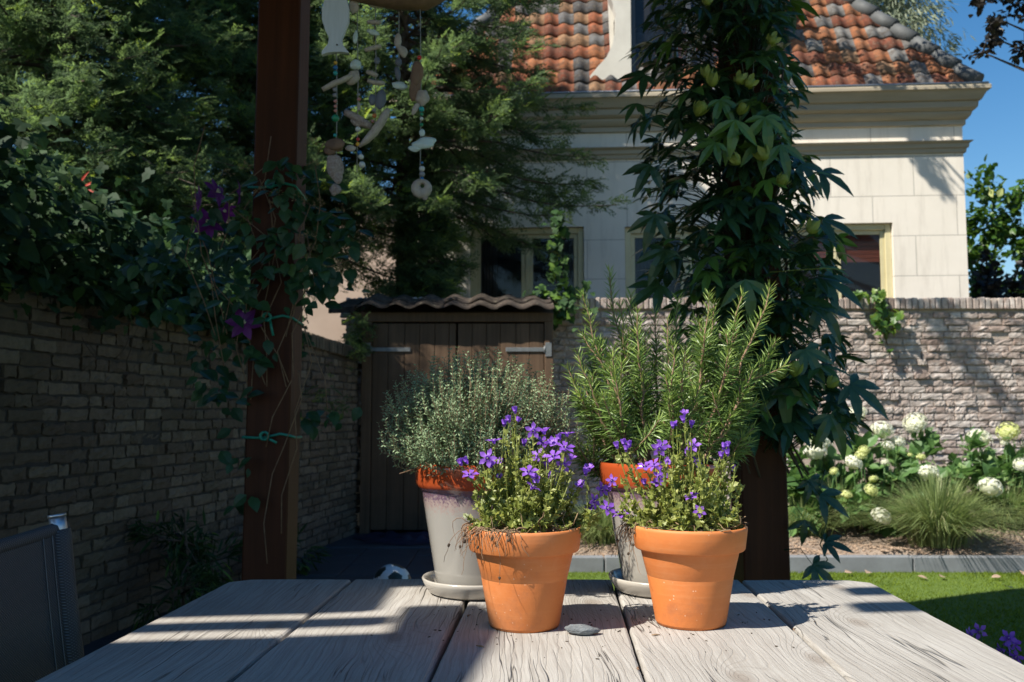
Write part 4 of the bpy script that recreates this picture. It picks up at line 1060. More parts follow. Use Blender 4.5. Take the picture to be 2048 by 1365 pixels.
flA = [(988, 884, -.02, s1, .9), (976, 917, -.03, s1*1.1, 1), (940, 952, -.03, s1*1.05, 1), (1066, 862, .0, s1, .9), (1088, 866, .03, s1*1.1, .6), (1058, 946, -.04, s1*1.1, .9), (1064, 976, -.05, s1, 1), (1134, 870, .0, s1, .8), (1130, 898, -.01, s1*1.25, 1), (1108, 915, -.02, s1*1.1, 1), (1078, 914, .0, s1, .9), (1098, 882, .02, s1, .8), (1108, 888, .01, s1, .6), (1126, 930, .0, s1, .9), (1142, 918, .02, s1*.9, .6), (1084, 886, .02, s1*.9, .8), (1002, 924, .0, s1*.7, .5), (1178, 940, .01, s1, .6), (1163, 973, .0, s1, .6), (1186, 1003, .0, s1, .9), (1214, 1018, .0, s1*1.05, 1), (1202, 980, .02, s1, .7), (1215, 984, .03, s1*.9, .6), (1180, 1018, .01, s1*.8, .8), (1000, 955, -.02, s1*.6, .5), (1075, 955, -.04, s1*.9, .6)]
buA = [(1031, 830, .0), (1019, 848, -.01), (1008, 856, .0), (1031, 850, .01), (924, 934, -.02), (936, 930, -.02), (1094, 940, .0), (1096, 960, -.02), (1120, 885, .02), (1172, 955, .0), (980, 938, -.02), (1048, 895, .02)]
spA = [(1031, 835, .0), (1024, 855, -.01), (1040, 870, .02), (1012, 870, 0), (968, 890, -.02), (962, 920, -.02), (1000, 930, -.02), (1140, 950, .01), (1148, 960, .0), (1010, 900, .01), (1060, 900, .0), (1110, 950, .0), (1155, 985, .0), (1185, 1030, .0), (1200, 1040, .02), (950, 990, -.02), (975, 960, -.03), (990, 1000, -.05), (1070, 1000, -.06), (1140, 1000, -.03)]
bA, _ = bellflower(tax, tay, flA, buA, spA, 'bellflower with many violet stars in the left terracotta pot', 11, side=[(930, 1030, -.02), (938, 1060, -.04), (1160, 1065, .0), (1190, 1050, .0), (1215, 1060, .02)])
flB = [(1325, 893, .0, s1, .9), (1318, 897, -.01, s1, .8), (1386, 893, .0, s1, .8), (1290, 936, -.02, s1*1.05, 1), (1308, 932, .0, s1, .8), (1322, 941, -.01, s1, .8), (1319, 955, -.02, s1*.9, .9), (1383, 996, -.04, s1, 1), (1398, 1024, -.05, s1*.8, .7), (1242, 1032, .0, s1, 1), (1369, 829, .0, s1*.8, .6), (1352, 850, .0, s1*.7, .5), (1392, 925, .0, s1*.8, .8), (1335, 925, .02, s1*.8, .6), (1225, 962, .01, s1*.8, .8), (1462, 935, .01, s1*.7, .6), (1314, 968, -.02, s1*.8, .8)]
buB = [(1235, 900, .0), (1248, 895, .0), (1260, 898, .01), (1252, 907, 0), (1346, 860, .0), (1382, 858, .01), (1368, 848, .0), (1445, 902, .0), (1456, 900, .01), (1443, 920, 0), (1456, 915, .0), (1372, 915, .0), (1290, 975, .0)]
spB = [(1245, 905, .0), (1255, 930, .0), (1240, 950, .01), (1370, 840, .01), (1362, 870, .0), (1340, 900, .0), (1385, 905, .01), (1455, 890, .01), (1470, 905, .0), (1478, 925, .01), (1480, 960, .0), (1420, 905, .0), (1432, 930, .0), (1300, 960, -.02), (1285, 990, -.02), (1410, 960, -.02), (1260, 1000, .0), (1240, 1010, 0), (1350, 980, -.04)]
bB, _ = bellflower(tbx, tby, flB, buB, spB, 'sparser bellflower with loose shoots in the right terracotta pot', 23, side=[(1240, 1000, .0), (1235, 1020, .0), (1490, 970, .02)], tall=75)
# dry roots and stalks on the rims
def roots(cx, cy, root, seed, a0, a1, n1, n2):
    R0 = np.random.default_rng(seed); mb = MB(); zt = .012
    for i in range(n1):                        # hanging over the rim on one side
        a = R0.uniform(a0, a1); r = .073; p = np.array([r*math.cos(a), r*math.sin(a), zt+.004]); P_ = [p]
        d = np.array([math.cos(a), math.sin(a), .25])
        L = R0.uniform(.012, .04) if i % 4 else R0.uniform(.035, .085)
        for k in range(9):
            d = norm(d+np.array([0, 0, -.5])+R0.normal(0, .42, 3)); q = P_[-1]+d*L/9
            rr = math.hypot(q[0], q[1]); lim = .0797 if q[2] > -.020 else .0797-(.5*.0797-.5*.062)*min(1, (-.020-q[2])/.06)
            if q[2] < .012 and rr < lim: q[:2] *= lim/rr
            P_.append(q)
        mb.tube(P_, np.linspace(R0.uniform(.0004, .0009), .0003, 10), M['root'], 4, .5, False)
        if R0.random() < .12: mb.blob(P_[R0.integers(3, 9)], (.002, .002, .0025), M['soil'], .4, 1)
    for i in range(n2):                        # tangle on the soil
        a = R0.uniform(0, 2*PI); r = R0.uniform(0, .07); p = np.array([r*math.cos(a), r*math.sin(a), .006+R0.uniform(0, .008)]); d = norm(R0.normal(0, 1, 3)*[1, 1, .25]); P_ = [p]; L = R0.uniform(.015, .06)
        for k in range(6):
            d = norm(d+R0.normal(0, .3, 3)*[1, 1, .6]); q = P_[-1]+d*L/6; q[2] = np.clip(q[2], .006, .04)
            rr = math.hypot(q[0], q[1])
            if rr > .078: q[:2] *= .078/rr; q[2] = max(q[2], .0145)
            P_.append(q)
        mb.tube(P_, R0.uniform(.0003, .0009), M['straw' if R0.random() < .6 else 'root'], 4, .5, False)
    mb.build('dry_roots', root)
roots(tax, tay, bA, 3, 3.1, 4.6, 60, 260); roots(tbx, tby, bB, 4, 2.6, 3.35, 60, 200)
# curly label string on the rosemary pot, tiny things on the table
def ground_piece(px, py): p = on(px, py, TT); return np.array([p.x, p.y, TT])
p = ground_piece(1166, 1272); mb = MB(); v, f = ICO3
q = v*np.array([.0235, .0085, .0065]); q[:, 1] += 12*q[:, 0]**2; q[:, 1] *= 1; q[:, 2] += .0068-.00*q[:, 0]; q[:, 2] *= (1-.35*np.clip(q[:, 0]/.0235, 0, 1)); q += rng.normal(0, .0003, q.shape)
q[:, 2] += .0005*np.sin(q[:, 0]*900+q[:, 1]*500)
mb.add(q+p+[0, 0, .001], f, M['stone'], .5, False); tag(mb.build('wood_chip'), 'small curved grey piece of weathered bark lying between the terracotta pots', 'bark piece')
def bits(name, pts, mat, label, cat, L=.012, w=.0012):
    for (px, py, a) in pts:
        p = ground_piece(px, py)+[0, 0, w+.0006]; mb = MB(); d = np.array([math.cos(a), math.sin(a), 0]); s = np.array([-d[1], d[0], 0])
        mb.tube([p-d*L/2, p+s*L*.15, p+d*L/2], [w*.5, w, w*.4], mat, 6); tag(mb.build(name), label.pop(0), cat, 'dry bits fallen on the table')
bits('dry_twig', [(938, 1234, 1.2), (960, 1296, -.6), (1312, 1273, .2), (1590, 1262, 1.1), (1278, 1340, 1.4)], M['root'], ['tiny twig beside the thyme saucer', 'short dry twig at the front seam of the table', 'orange-brown bud scale left of the right terracotta pot', 'little twig on the right plank', 'dry twig caught in the middle seam'], 'twig', .012, .0012)
n = 130; R0 = np.random.default_rng(77); mb = MB(); cx_ = np.where(R0.random(n) < .5, tax, tbx)+R0.normal(0, .085, n); cy_ = tay+R0.normal(.0, .07, n); ok = (cy_ < FAR-.02) & (cx_ > -.4) & (cx_ < .55) & (np.hypot(cx_-tax, cy_-tay) > .06) & (np.hypot(cx_-tbx, cy_-tby) > .06) & (np.hypot(cx_-gax, cy_-gay) > .095) & (np.hypot(cx_-gbx, cy_-gby) > .095)
cx_, cy_ = cx_[ok], cy_[ok]; n = len(cx_); mb.inst(ICO1[0], ICO1[1], np.c_[cx_, cy_, np.full(n, TT+.0012)], frames(rdir(n, -.1, .1), rdir(n, .8, 1)), np.c_[R0.uniform(.0006, .0032, n), R0.uniform(.0005, .0012, n), R0.uniform(.0004, .001, n)], M['soil'], .5)
tag(mb.build('soil_crumbs'), kind='stuff')
# ================================================================== CHAIR
ch = empty('garden_chair', (-.72, 1.1, 0), label='dark mesh garden chair pulled up at the left of the table', cat='chair')
TR = at(137, 1040, 1.35); BR = at(192, 1310, 1.30)
mb = MB(); ny, nz = 26, 22; V = []
yA, yB = 1.35, .86
for j in range(nz):
    for i in range(ny):
        t = i/(ny-1); u = j/(nz-1)
        x = TR.x+(BR.x-TR.x)*u*1.0-.012*math.sin(t*PI)-.006*math.sin(u*PI)-.03*t
        z = TR.z-.01-(TR.z-.48)*u-.012*math.sin(t*PI)*(1-u)
        if u > .55: x += 0
        V.append([x+.72, yA+(yB-yA)*t-1.1, z])
idx = np.arange(ny*nz).reshape(nz, ny); f = np.stack([idx[:-1, :-1], idx[:-1, 1:], idx[1:, 1:], idx[1:, :-1]], -1).reshape(-1, 4)
V = np.array(V); mb.add(V, f, M['mesh'], .5, True); mb.add(V+[-.012, 0, 0], f[:, ::-1], M['mesh'], .5, True)
g = V.reshape(nz, ny, 3)
for t in range(nz-1):
    for col in (0, -1): mb.add([g[t, col], g[t+1, col], g[t+1, col]-[.012, 0, 0], g[t, col]-[.012, 0, 0]], np.array([[0, 1, 2, 3]]), M['mesh'])
mb.tube(g[0]-[.006, 0, .0], .010, M['mesh'], 8)
mb.build('backrest', ch)
mb = MB()
for col, off in ((2, .0012), (3, .0012)): mb.tube(g[:, col]+[off, 0, 0], .0008, M['seam'], 4)
mb.build('seam', ch)
for col in (0, -1):
    mb = MB(); P_ = [g[j, col]+[-.006, -.016 if col == 0 else .016, 0] for j in range(nz)]; P_ = [P_[0]+[-.003, 0, .016]]+P_
    foot = P_[-1].copy(); P_ += [foot+[.02, 0, -.24], foot+[-.02, 0, -.47]]
    mb.tube(P_, .0118, M['alu'], 10); mb.tube([P_[0]+[0, 0, .0], P_[0]+[-.0006, 0, .004]], .0128, M['alu'], 12); mb.build('side_tube', ch)
    mb = MB(); mb.tube([q+[0, 0, -.002] for q in P_[1:nz+1]], .0165, M['mesh'], 12); mb.build('side_sleeve', ch)
mb = MB(); xs0 = g[-1, 0][0]; mb.bbox((xs0-.46+.44, -.2, .42), (xs0+.43, .2, .44), .008, M['mesh']); mb.build('seat', ch)
for yy in (-.2, .22):
    mb = MB(); mb.tube([(xs0+.40, yy, .43), (xs0+.42, yy, .01)], .0125, M['alu'], 10); mb.build('leg', ch)
# ================================================================== BALL, TARPAULIN
bp = at(782, 1160, 4.9); mb = MB(); v, f = ico(4)
ph = (1+5**.5)/2; ic = norm(np.array([(0, a, b*ph) for a in (1, -1) for b in (1, -1)]+[(a, b*ph, 0) for a in (1, -1) for b in (1, -1)]+[(b*ph, 0, a) for a in (1, -1) for b in (1, -1)]))
Rb = np.array(Matrix.Rotation(.5, 3, 'X')@Matrix.Rotation(.35, 3, 'Y')); fc = norm(v[f].mean(1)); mx_ = (fc@(ic@Rb.T).T).max(1); blk = mx_ > .935
r_ = .105; mb.add(v*r_, f[~blk], M['ballw'], .5, True); mb.add(v*r_, f[blk], M['ballb'], .5, True)
b = mb.build('football'); b.location = (bp.x, 4.95, r_+.012); tag(b, 'white football with dark panels lying beyond the table', 'ball')
mb = MB(); n_ = 26; gx, gy = np.meshgrid(np.linspace(0, 1, n_), np.linspace(0, 1, n_)); a0_ = on(735, 1082, 0)
gz = np.abs(.07*np.sin(gx*9+gy*4)*np.sin(gy*7-gx*3)+.03*np.sin(gx*23)*np.cos(gy*19))*np.sin(gx*PI)*np.sin(gy*PI)+.006
gx2 = a0_.x-.05+gx*.75+.07*np.sin(gy*7); gy2 = a0_.y-.35+gy*.55+.05*np.sin(gx*9)
idx = np.arange(n_*n_).reshape(n_, n_); f = np.stack([idx[:-1, :-1], idx[:-1, 1:], idx[1:, 1:], idx[1:, :-1]], -1).reshape(-1, 4)
mb.add(np.c_[gx2.ravel(), gy2.ravel(), gz.ravel()+.02], f, M['bluecloth'], .5, True); tag(mb.build('tarpaulin'), 'crumpled dark blue tarpaulin on the ground before the shed', 'tarpaulin')
# ================================================================== WIND CHIME
CY = 2.25
wc = empty('wind_chime', tuple(at(760, -60, CY)), label='beach-find wind chime of shells, stones and beads hanging by the left post', cat='wind chime')
cl = wc.location
def W3(px, py, dy=0): p = at(px, py, CY+dy); return np.array(p-cl)
PXM = CY/F
mb = MB(); P_ = [W3(x, y) for x, y in ((610, -30), (700, -22), (790, -16), (850, -12), (915, -25))]; mb.tube(P_, [.014, .03, .045, .042, .015], M['driftwood'], 12); mb.build('driftwood_bar', wc)
mb = MB()
for px in (672, 712, 750, 800, 840): mb.tube([W3(px, -25), W3(px, -20)], .001, M['string'], 4)
def strand(px, y0, y1, items, dy=0):
    sb = MB(); sb.tube([W3(px, -25, dy), W3(px+(2 if y1 > 200 else 0), (y0+y1)/2, dy), W3(px, y1, dy)], .0013, M['string'], 4)
    s = sb.build('strand', wc)
    for it in items:
        kind = it[0]; mb = MB()
        if kind == 'bead':
            _, x, y, r, c = it; mb.blob(W3(x, y, dy), (r*PXM,)*3, M['b_'+c], 0, 2)
        elif kind == 'blob':
            _, x, y, rx, ry, a, mat, rg = it; Rm = np.array(Matrix.Rotation(math.radians(a), 3, 'Y')); mb.blob(W3(x, y, dy), (rx*PXM, min(rx, ry)*.6*PXM, ry*PXM), M[mat], rg, 3, R=Rm)
        elif kind == 'bar':
            _, xa, ya, xb, yb, r, mat = it; A = W3(xa, ya, dy); B = W3(xb, yb, dy); t = np.linspace(0, 1, 6)[:, None]; P_ = A+(B-A)*t; P_[1:-1] += rng.normal(0, r*.12*PXM, P_[1:-1].shape); mb.tube(P_, [r*.8*PXM, r*PXM, r*1.1*PXM, r*PXM, r*1.05*PXM, r*.75*PXM], M[mat], 8)
        elif kind == 'arc':
            _, pts, r, mat = it; P_ = np.array([W3(x, y, dy) for x, y in pts]); mb.tube(P_, np.array(r)*PXM, M[mat], 10)
        elif kind == 'fish':
            out = [(-10, -8), (8, -8), (22, 0), (27, 20), (26, 45), (17, 68), (12, 80), (14, 92), (27, 108), (10, 106), (-2, 106), (-16, 108), (-28, 112), (-27, 104), (-15, 90), (-13, 78), (-20, 64), (-27, 42), (-27, 20), (-22, 2)]
            pr = [(W3(672+x, y, dy)[0], W3(672+x, y, dy)[2]) for x, y in out]; prism_xz(mb, pr, dy-.007, dy+.007, M['whitewood'])
            mb.blob(W3(674, 90, dy-.008), (.002, .002, .003), M['interior'], 0, 1)
        elif kind == 'ringstone':
            _, x, y = it; c = W3(x, y, dy); th = np.linspace(0, 2*PI, 15)[:-1]; n1 = 14; n2 = 8; V = []
            for i in range(n1):
                for j in range(n2):
                    a_ = 2*PI*i/n1; b_ = 2*PI*j/n2; big = .5+.5*math.cos(a_-4.4); rr = 9+7*big; w_ = 5.5+6*big
                    V.append(c+np.array([(rr+w_*math.cos(b_))*math.cos(a_), 6*math.sin(b_), (rr+w_*math.cos(b_))*math.sin(a_)])*PXM)
            f = [[i*n2+j, i*n2+(j+1) % n2, ((i+1) % n1)*n2+(j+1) % n2, ((i+1) % n1)*n2+j] for i in range(n1) for j in range(n2)]; mb.add(V, f, M['shell'], .5, True)
        nm = {'bead': 'bead', 'fish': 'wooden_fish', 'ringstone': 'holed_stone', 'bar': 'driftwood_piece', 'arc': 'long_shell'}.get(kind) or {'shell': 'shell', 'coral': 'coral', 'slate': 'pebble', 'seaglass': 'sea_glass', 'driftwood': 'driftwood_piece'}.get(it[6], 'shell')
        mb.build(nm, s)
strand(672, 0, 390, [('fish',), ('bead', 671, 126, 4, 'yellow'), ('bead', 671, 136, 5, 'blue'), ('bead', 671, 147, 5, 'teal'), ('bar', 645, 180, 706, 150, 6, 'shell'), ('bead', 670, 180, 5, 'grey'), ('bead', 670, 191, 5, 'grey'), ('bead', 671, 203, 4, 'pink'), ('bead', 671, 213, 4, 'pink'), ('bead', 671, 222, 4, 'pink'), ('bead', 671, 237, 8, 'green'), ('bead', 670, 271, 4, 'teal'), ('blob', 672, 293, 19, 13, 0, 'driftwood', .3), ('blob', 660, 303, 11, 10, 0, 'driftwood', .3), ('blob', 669, 335, 16, 25, -10, 'coral', .22), ('blob', 676, 355, 10, 15, -10, 'coral', .25), ('blob', 671, 380, 12, 11, 0, 'coral', .25)])
strand(714, 0, 345, [('blob', 708, 12, 10, 16, 0, 'shell', .2), ('blob', 711, 75, 5, 14, 5, 'seaglass', .1), ('blob', 712, 130, 12, 11, 0, 'seaglass', .1), ('blob', 706, 156, 12, 18, 35, 'shell', .15), ('bead', 717, 190, 4, 'grey'), ('bead', 718, 199, 4, 'pink'), ('bar', 718, 206, 718, 222, 3, 'shell'), ('bar', 690, 225, 742, 253, 8, 'coral'), ('blob', 717, 246, 15, 9, 25, 'coral', .35), ('bead', 716, 259, 6, 'white'), ('bead', 716, 279, 4, 'red'), ('bead', 716, 289, 5, 'yellow'), ('blob', 701, 297, 11, 7, 0, 'shell', .1), ('arc', [(718, 294), (732, 282), (748, 265), (762, 245), (772, 228), (777, 218)], [3, 7, 9, 9, 8, 4], 'shell'), ('bead', 719, 306, 5, 'blue'), ('bead', 722, 314, 6, 'white'), ('bead', 724, 330, 7, 'white')], .01)
strand(750, 0, 250, [('bar', 738, 9, 766, 15, 5, 'shell'), ('bar', 734, 45, 762, 45, 5, 'shell'), ('blob', 746, 65, 13, 6, 20, 'seaglass', .15), ('bar', 730, 101, 762, 93, 5, 'shell'), ('blob', 754, 122, 6, 8, 0, 'slate', .1), ('bar', 734, 143, 755, 152, 5, 'shell'), ('bar', 735, 162, 769, 168, 5, 'shell'), ('blob', 745, 200, 8, 12, 0, 'slate', .1), ('blob', 761, 200, 11, 22, 8, 'slate', .08), ('bead', 748, 221, 4, 'grey'), ('bead', 749, 232, 5, 'orange'), ('bead', 745, 243, 4, 'pink')], .02)
strand(798, 0, 170, [('blob', 796, 84, 7, 16, 0, 'shell', .2), ('blob', 805, 102, 9, 15, -35, 'shell', .2), ('blob', 797, 125, 7, 9, 0, 'slate', .1), ('blob', 796, 147, 6, 16, -10, 'slate', .15), ('blob', 800, 172, 16, 8, 12, 'seaglass', .15)], .015)
strand(840, 0, 395, [('bead', 839, 50, 4, 'grey'), ('bead', 839, 116, 5, 'red'), ('blob', 833, 150, 12, 24, 5, 'driftwood', .3), ('blob', 829, 175, 10, 26, 12, 'driftwood', .3), ('blob', 844, 195, 14, 16, 0, 'shell', .22), ('blob', 831, 218, 6, 14, 28, 'shell', .1), ('bead', 843, 219, 6, 'teal'), ('bead', 843, 229, 4, 'green'), ('bead', 843, 238, 4, 'white'), ('bead', 843, 250, 4, 'green'), ('blob', 844, 266, 6, 8, 0, 'seaglass', .05), ('blob', 848, 288, 23, 12, -12, 'seaglass', .2), ('blob', 830, 297, 14, 7, -5, 'seaglass', .2), ('bead', 844, 326, 3, 'blue'), ('bead', 844, 338, 6, 'white'), ('bead', 844, 349, 6, 'slate' if False else 'grey'), ('bead', 844, 358, 4, 'blue'), ('ringstone', 845, 372), ('blob', 850, 392, 6, 9, 0, 'coral', .1)])
# ================================================================== GREEN TIES ON THE LEFT POST
def tie(py, label, tail):
    mb = MB(); yF = 2.9-.006; z = lambda q: at(540, q, yF).z
    x0, x1 = lx0-.005, lx1+.005
    P_ = [(x0, 3.05, z(py-4)), (x0-.004, 2.95, z(py+1)), (x0, yF, z(py+3)), (x0+.05, yF-.004, z(py+4)), ((x0+x1)/2, yF-.008, z(py+3)), (x1-.03, yF-.004, z(py-4)), (x1, yF, z(py)), (x1+.004, 2.95, z(py+4)), (x1, 3.05, z(py+5))]
    mb.tube(P_, .0042, M['twine'], 8)
    c = np.array([(x0+x1)/2, yF-.012, z(py)]); th = np.linspace(0, 4.2*PI, 34)
    mb.tube([c+np.array([.012*math.cos(t), -.010+.0045*math.sin(t*.5), .012*math.sin(t)]) for t in th], .0042, M['twine'], 8)
    e = c+[.01, -.008, -.01]; mb.tube([e, e+[tail[0]*.5, -.008, tail[1]*.5+.003], e+[tail[0], -.003, tail[1]]], .0042, M['twine'], 8)
    tag(mb.build('garden_tie'), label, 'plant tie', 'green ties knotted round the left post')
tie(372, 'green tie knotted on the left post among clematis, the highest', (.012, .055)); tie(636, 'green tie on the left post right beside the purple clematis bloom', (.012, -.05)); tie(872, 'green tie on the bare lower part of the left post', (.03, -.012))
# ================================================================== FOLIAGE
def conifer(cx, cy, h, r, nb, z0, label, seed, lean=0, spray=(.22, .36), per=46, fo=(0, 0), clear=None, taper=.82, jit=.03, small=False):
    R0 = np.random.default_rng(seed); root = empty('conifer_tree', (cx, cy, 0), label=label, cat='tree', group='conifers behind the walls')
    tb = MB(); tb.tube([(0, 0, -.02), (.03, 0, h*.3), (-.02, .02, h*.6), (0, 0, h*.97)], [.12, .1, .06, .015], M['bark'], 10); tb.build('trunk', root)
    bb = MB(); fb = MB(); pos = []; dd = []; nn = []; ss = []; tt = []
    for i in range(nb):
        u = (i+R0.uniform(0, 1))/nb; z = z0+(h-z0)*u**.9; a = i*2.399+R0.normal(0, .25)
        if clear and (math.cos(a) > clear[0] or math.cos(a) < -.15) and z < clear[1]: continue
        L = r*(1-taper*max(0, (z-z0)/(h-z0))**1.3)*R0.uniform(.72, 1.12)*(1+fo[1]*max(0, math.cos(a-fo[0])))
        P_ = [np.array([0, 0, z])]; d = np.array([math.cos(a), math.sin(a), R0.uniform(.0, .25)])
        for k in range(8):
            d = norm(d+np.array([0, 0, (-.10 if k < 5 else .10)])+R0.normal(0, .06, 3)); P_.append(P_[-1]+d*L/8)
        P_ = np.array(P_); bb.tube(P_, np.linspace(.022, .004, 9), M['bark'], 5, .5, False)
        m = int(per*(.5+.6*L/r)); ts = R0.uniform(.22, 1, m)**.8; ts[-1] = 1; q, tg = interp(P_, np.minimum(ts, .999))
        sgn = np.where(R0.random(m) < .5, 1, -1)*np.radians(R0.uniform(15, 65, m))*(1-.6*(ts > .93)); c, s = np.cos(sgn), np.sin(sgn)
        D = np.c_[tg[:, 0]*c-tg[:, 1]*s, tg[:, 0]*s+tg[:, 1]*c, tg[:, 2]+R0.normal(.05, .42, m)]
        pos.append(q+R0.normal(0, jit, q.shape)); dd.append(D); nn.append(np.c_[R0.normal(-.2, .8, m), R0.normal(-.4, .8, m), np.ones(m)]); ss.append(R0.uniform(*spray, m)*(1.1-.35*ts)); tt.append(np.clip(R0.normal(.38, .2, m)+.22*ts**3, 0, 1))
    pos = np.concatenate(pos); dd = norm(np.concatenate(dd)); nn = norm(np.concatenate(nn)); ss = np.concatenate(ss); tt = np.concatenate(tt)
    k = R0.integers(0, 3, len(pos)); fr = frames(dd, nn)
    TP_ = SPRIGS if small else FRONDS
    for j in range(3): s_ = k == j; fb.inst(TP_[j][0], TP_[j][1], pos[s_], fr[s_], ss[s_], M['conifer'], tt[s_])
    bb.build('branches', root); fb.build('crown', root); return root
conifer(-3.75, 7.3, 6.6, 2.15, 290, .8, 'feathery conifer behind the left brick wall, filling the upper left', 1, fo=(-.8, .1), spray=(.10, .21), per=150, jit=.09, small=True)
conifer(-3.5, 3.6, 3.6, 1.2, 100, .8, 'lower conifer at the very left edge behind the near wall', 2)
conifer(-1.15, 9.35, 7.4, 2.1, 230, 2.0, 'dark conifer between shed and house reaching over the cream facade', 3, fo=(-.35, .2), spray=(.13, .26), per=92, clear=(.1, 3.15), taper=.66, jit=.035, small=True)
conifer(-.86, 8.95, 3.7, .5, 70, 1.7, 'small dark conifer right behind the shed roof against the house corner', 6, spray=(.11, .2), per=80, jit=.04, small=True)
conifer(-2.7, 8.9, 6.6, 1.9, 200, 2.75, 'conifer standing behind the wind chime', 4, spray=(.12, .24), per=110, jit=.08, small=True)
conifer(-6.0, 9.8, 8.0, 3.0, 200, 1.0, 'tall conifer farthest back on the left', 5)
# ------------------------------------------------------------------ generic leafy things
def shell_pts(R0, n, c, r, bias=.5):
    d = R0.normal(0, 1, (n, 3)); d /= np.linalg.norm(d, axis=1)[:, None]; q = R0.uniform(0, 1, n)**bias
    return np.array(c)+d*q[:, None]*np.array(r), d
def broadleaf(name, loc, h, blobs, n, tmpl, size, mat, label, cat, seed, trunk=.06, group=None, hang=0, twig=True):
    R0 = np.random.default_rng(seed); root = empty(name, (*loc, 0), label=label, cat=cat); 
    if group: root['group'] = group
    tb = MB(); 
    if trunk: tb.tube([(0, 0, -.03), (.02, .01, h*.4), (0, 0, h*.75)], [trunk, trunk*.8, trunk*.4], M['bark'], 8)
    fb = MB(); w = np.array([b[3]*b[4]*b[5] for b in blobs])**.67; w /= w.sum()
    for b, ww in zip(blobs, w):
        m = int(n*ww); c = np.array(b[:3]); r = np.array(b[3:6])
        if twig:
            st = np.array([0, 0, min(h*.6, c[2]*.7)]); tb.tube([st, st*.5+c*.5+R0.normal(0, .05, 3), c], [max(.008, trunk*.4), max(.005, trunk*.25), .004], M['bark'], 5)
            ntw = max(5, m//70); pts, d = shell_pts(R0, ntw, c, r*.92, .4)
            for p in pts: tb.tube([c, c*.4+p*.6+R0.normal(0, .03, 3), p], [.006, .004, .0015], M['bark'], 4, .5, False)
            pick = R0.integers(0, ntw, m); t = R0.uniform(.45, 1.08, m)[:, None]
            P_ = c+(pts[pick]-c)*t+R0.normal(0, .11*np.mean(r), (m, 3)); D = norm(P_-c)+R0.normal(0, .6, (m, 3))
        else: P_, D = shell_pts(R0, m, c, r); D = D+R0.normal(0, .6, D.shape)
        D[:, 2] -= hang; D = norm(D)
        N = norm(R0.normal(0, .5, (m, 3))+[0, 0, 1]+D*.2)
        fb.inst(tmpl[0], tmpl[1], P_, frames(D, N), R0.uniform(size*.55, size*1.2, m), mat, np.clip(R0.normal(.45, .22, m), 0, 1))
    if tb.v: tb.build('branches', root)
    fb.build('foliage', root); return root
# tree behind the roof, shrubs right of the house
p = at(1770, 40, 17.5)
broadleaf('willow_tree', (p.x, 17.5), p.z+1, [(0.1, 0, p.z-.2, 1.4, 1.1, 1.1), (.6, .1, p.z-1.2, .9, .8, 1.2), (-.9, 0, p.z+.4, 1.2, 1, 1.1), (.2, 0, p.z+.6, 1.2, 1, .8)], 9500, LONG, .2, M['willow'], 'pale grey-green tree rising behind the roof hip', 'tree', 21, .16, hang=.9)
def pz(px, py, Y): q = at(px, py, Y); return q.x, q.z
bx, bz = pz(1990, 440, 13.5)
laurel = broadleaf('laurel_tree', (bx, 13.5), bz, [(0, 0, bz, .62, .6, .95), (.55, .1, bz-.25, .6, .6, .8), (-.35, .1, bz-.75, .6, .6, .9), (.35, -.1, bz-1.2, .9, .6, .8), (1.2, .2, bz+.1, .7, .6, 1.), (-.4, .2, bz-1.9, .7, .6, .9), (.7, 0, bz-2.2, 1., .6, .8)], 5600, OVAL, .12, M['shrub'], 'glossy green tree right of the house with a few yellow leaves', 'tree', 22, .1)
for (px, py) in ((1982, 380), (1996, 394), (1975, 372)):
    q = at(px, py, 12.9)-laurel.location; mb = MB(); mb.inst(OVAL[0], OVAL[1], [[0, 0, 0]], frames(rdir(1), rdir(1)), .13, M['lime_fl'], .1); o_ = mb.build('yellow_leaf', laurel); o_.location = q; o_['label'] = 'yellowed leaf'
# dark hedge mass behind the wall at the right
bx, bz = pz(2000, 560, 12.2)
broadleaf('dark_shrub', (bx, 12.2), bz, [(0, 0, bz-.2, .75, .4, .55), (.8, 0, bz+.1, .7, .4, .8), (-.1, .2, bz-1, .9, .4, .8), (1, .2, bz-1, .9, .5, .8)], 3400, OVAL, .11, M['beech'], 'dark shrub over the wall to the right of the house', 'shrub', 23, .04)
# overhanging dark tree whose crown dips into the upper right corner
def T(px, py, Y): q = at(px, py, Y); return (q.x-6.2, q.y-6.3, q.z)
bl = [(*T(2030, 10, 6), .22, .3, .16), (*T(2000, 40, 6), .14, .25, .10), (*T(1965, 105, 6), .09, .15, .09), (*T(2050, 90, 6), .12, .2, .1), (*T(1985, 75, 6), .12, .2, .1), (*T(2060, 30, 6), .25, .3, .25), (*T(1990, -30, 6), .3, .4, .2),
      (-5.0, .3, 5.4, .5, .42, .25), (-4.5, .45, 5.9, .5, .45, .22), (-5.1, .35, 5.9, .35, .3, .15), (-4.0, .9, 5.3, .65, .5, .25), (-3.45, 3.0, 7.2, .45, .4, .2), (-3.3, .6, 5.6, .6, .6, .3), (-4.6, 1.1, 5.75, .4, .5, .2), (-2.5, .2, 5.2, .9, .7, .4), (-1.2, 0, 5.3, 1.2, 1, .7), (-3.0, 2.4, 6.6, .6, .5, .2), (-2.2, 2.9, 6.5, .5, .4, .2), (-4.2, 1.0, 6.6, .5, .4, .2), (0, 0, 5.8, 1.3, 1.2, .9), (-2.6, 3.4, 7.0, .8, .6, .3), (-1.4, 3.2, 7.3, .8, .7, .4), (-3.6, 3.7, 7.4, .5, .6, .25), (-.3, 2.2, 6.8, 1.2, 1, .5)]
broadleaf('overhanging_tree', (6.2, 6.3), 5.5, bl, 22000, OVAL, .055, M['beech'], 'dark leafy branch hanging into the upper right corner of the sky', 'tree', 24, .14)
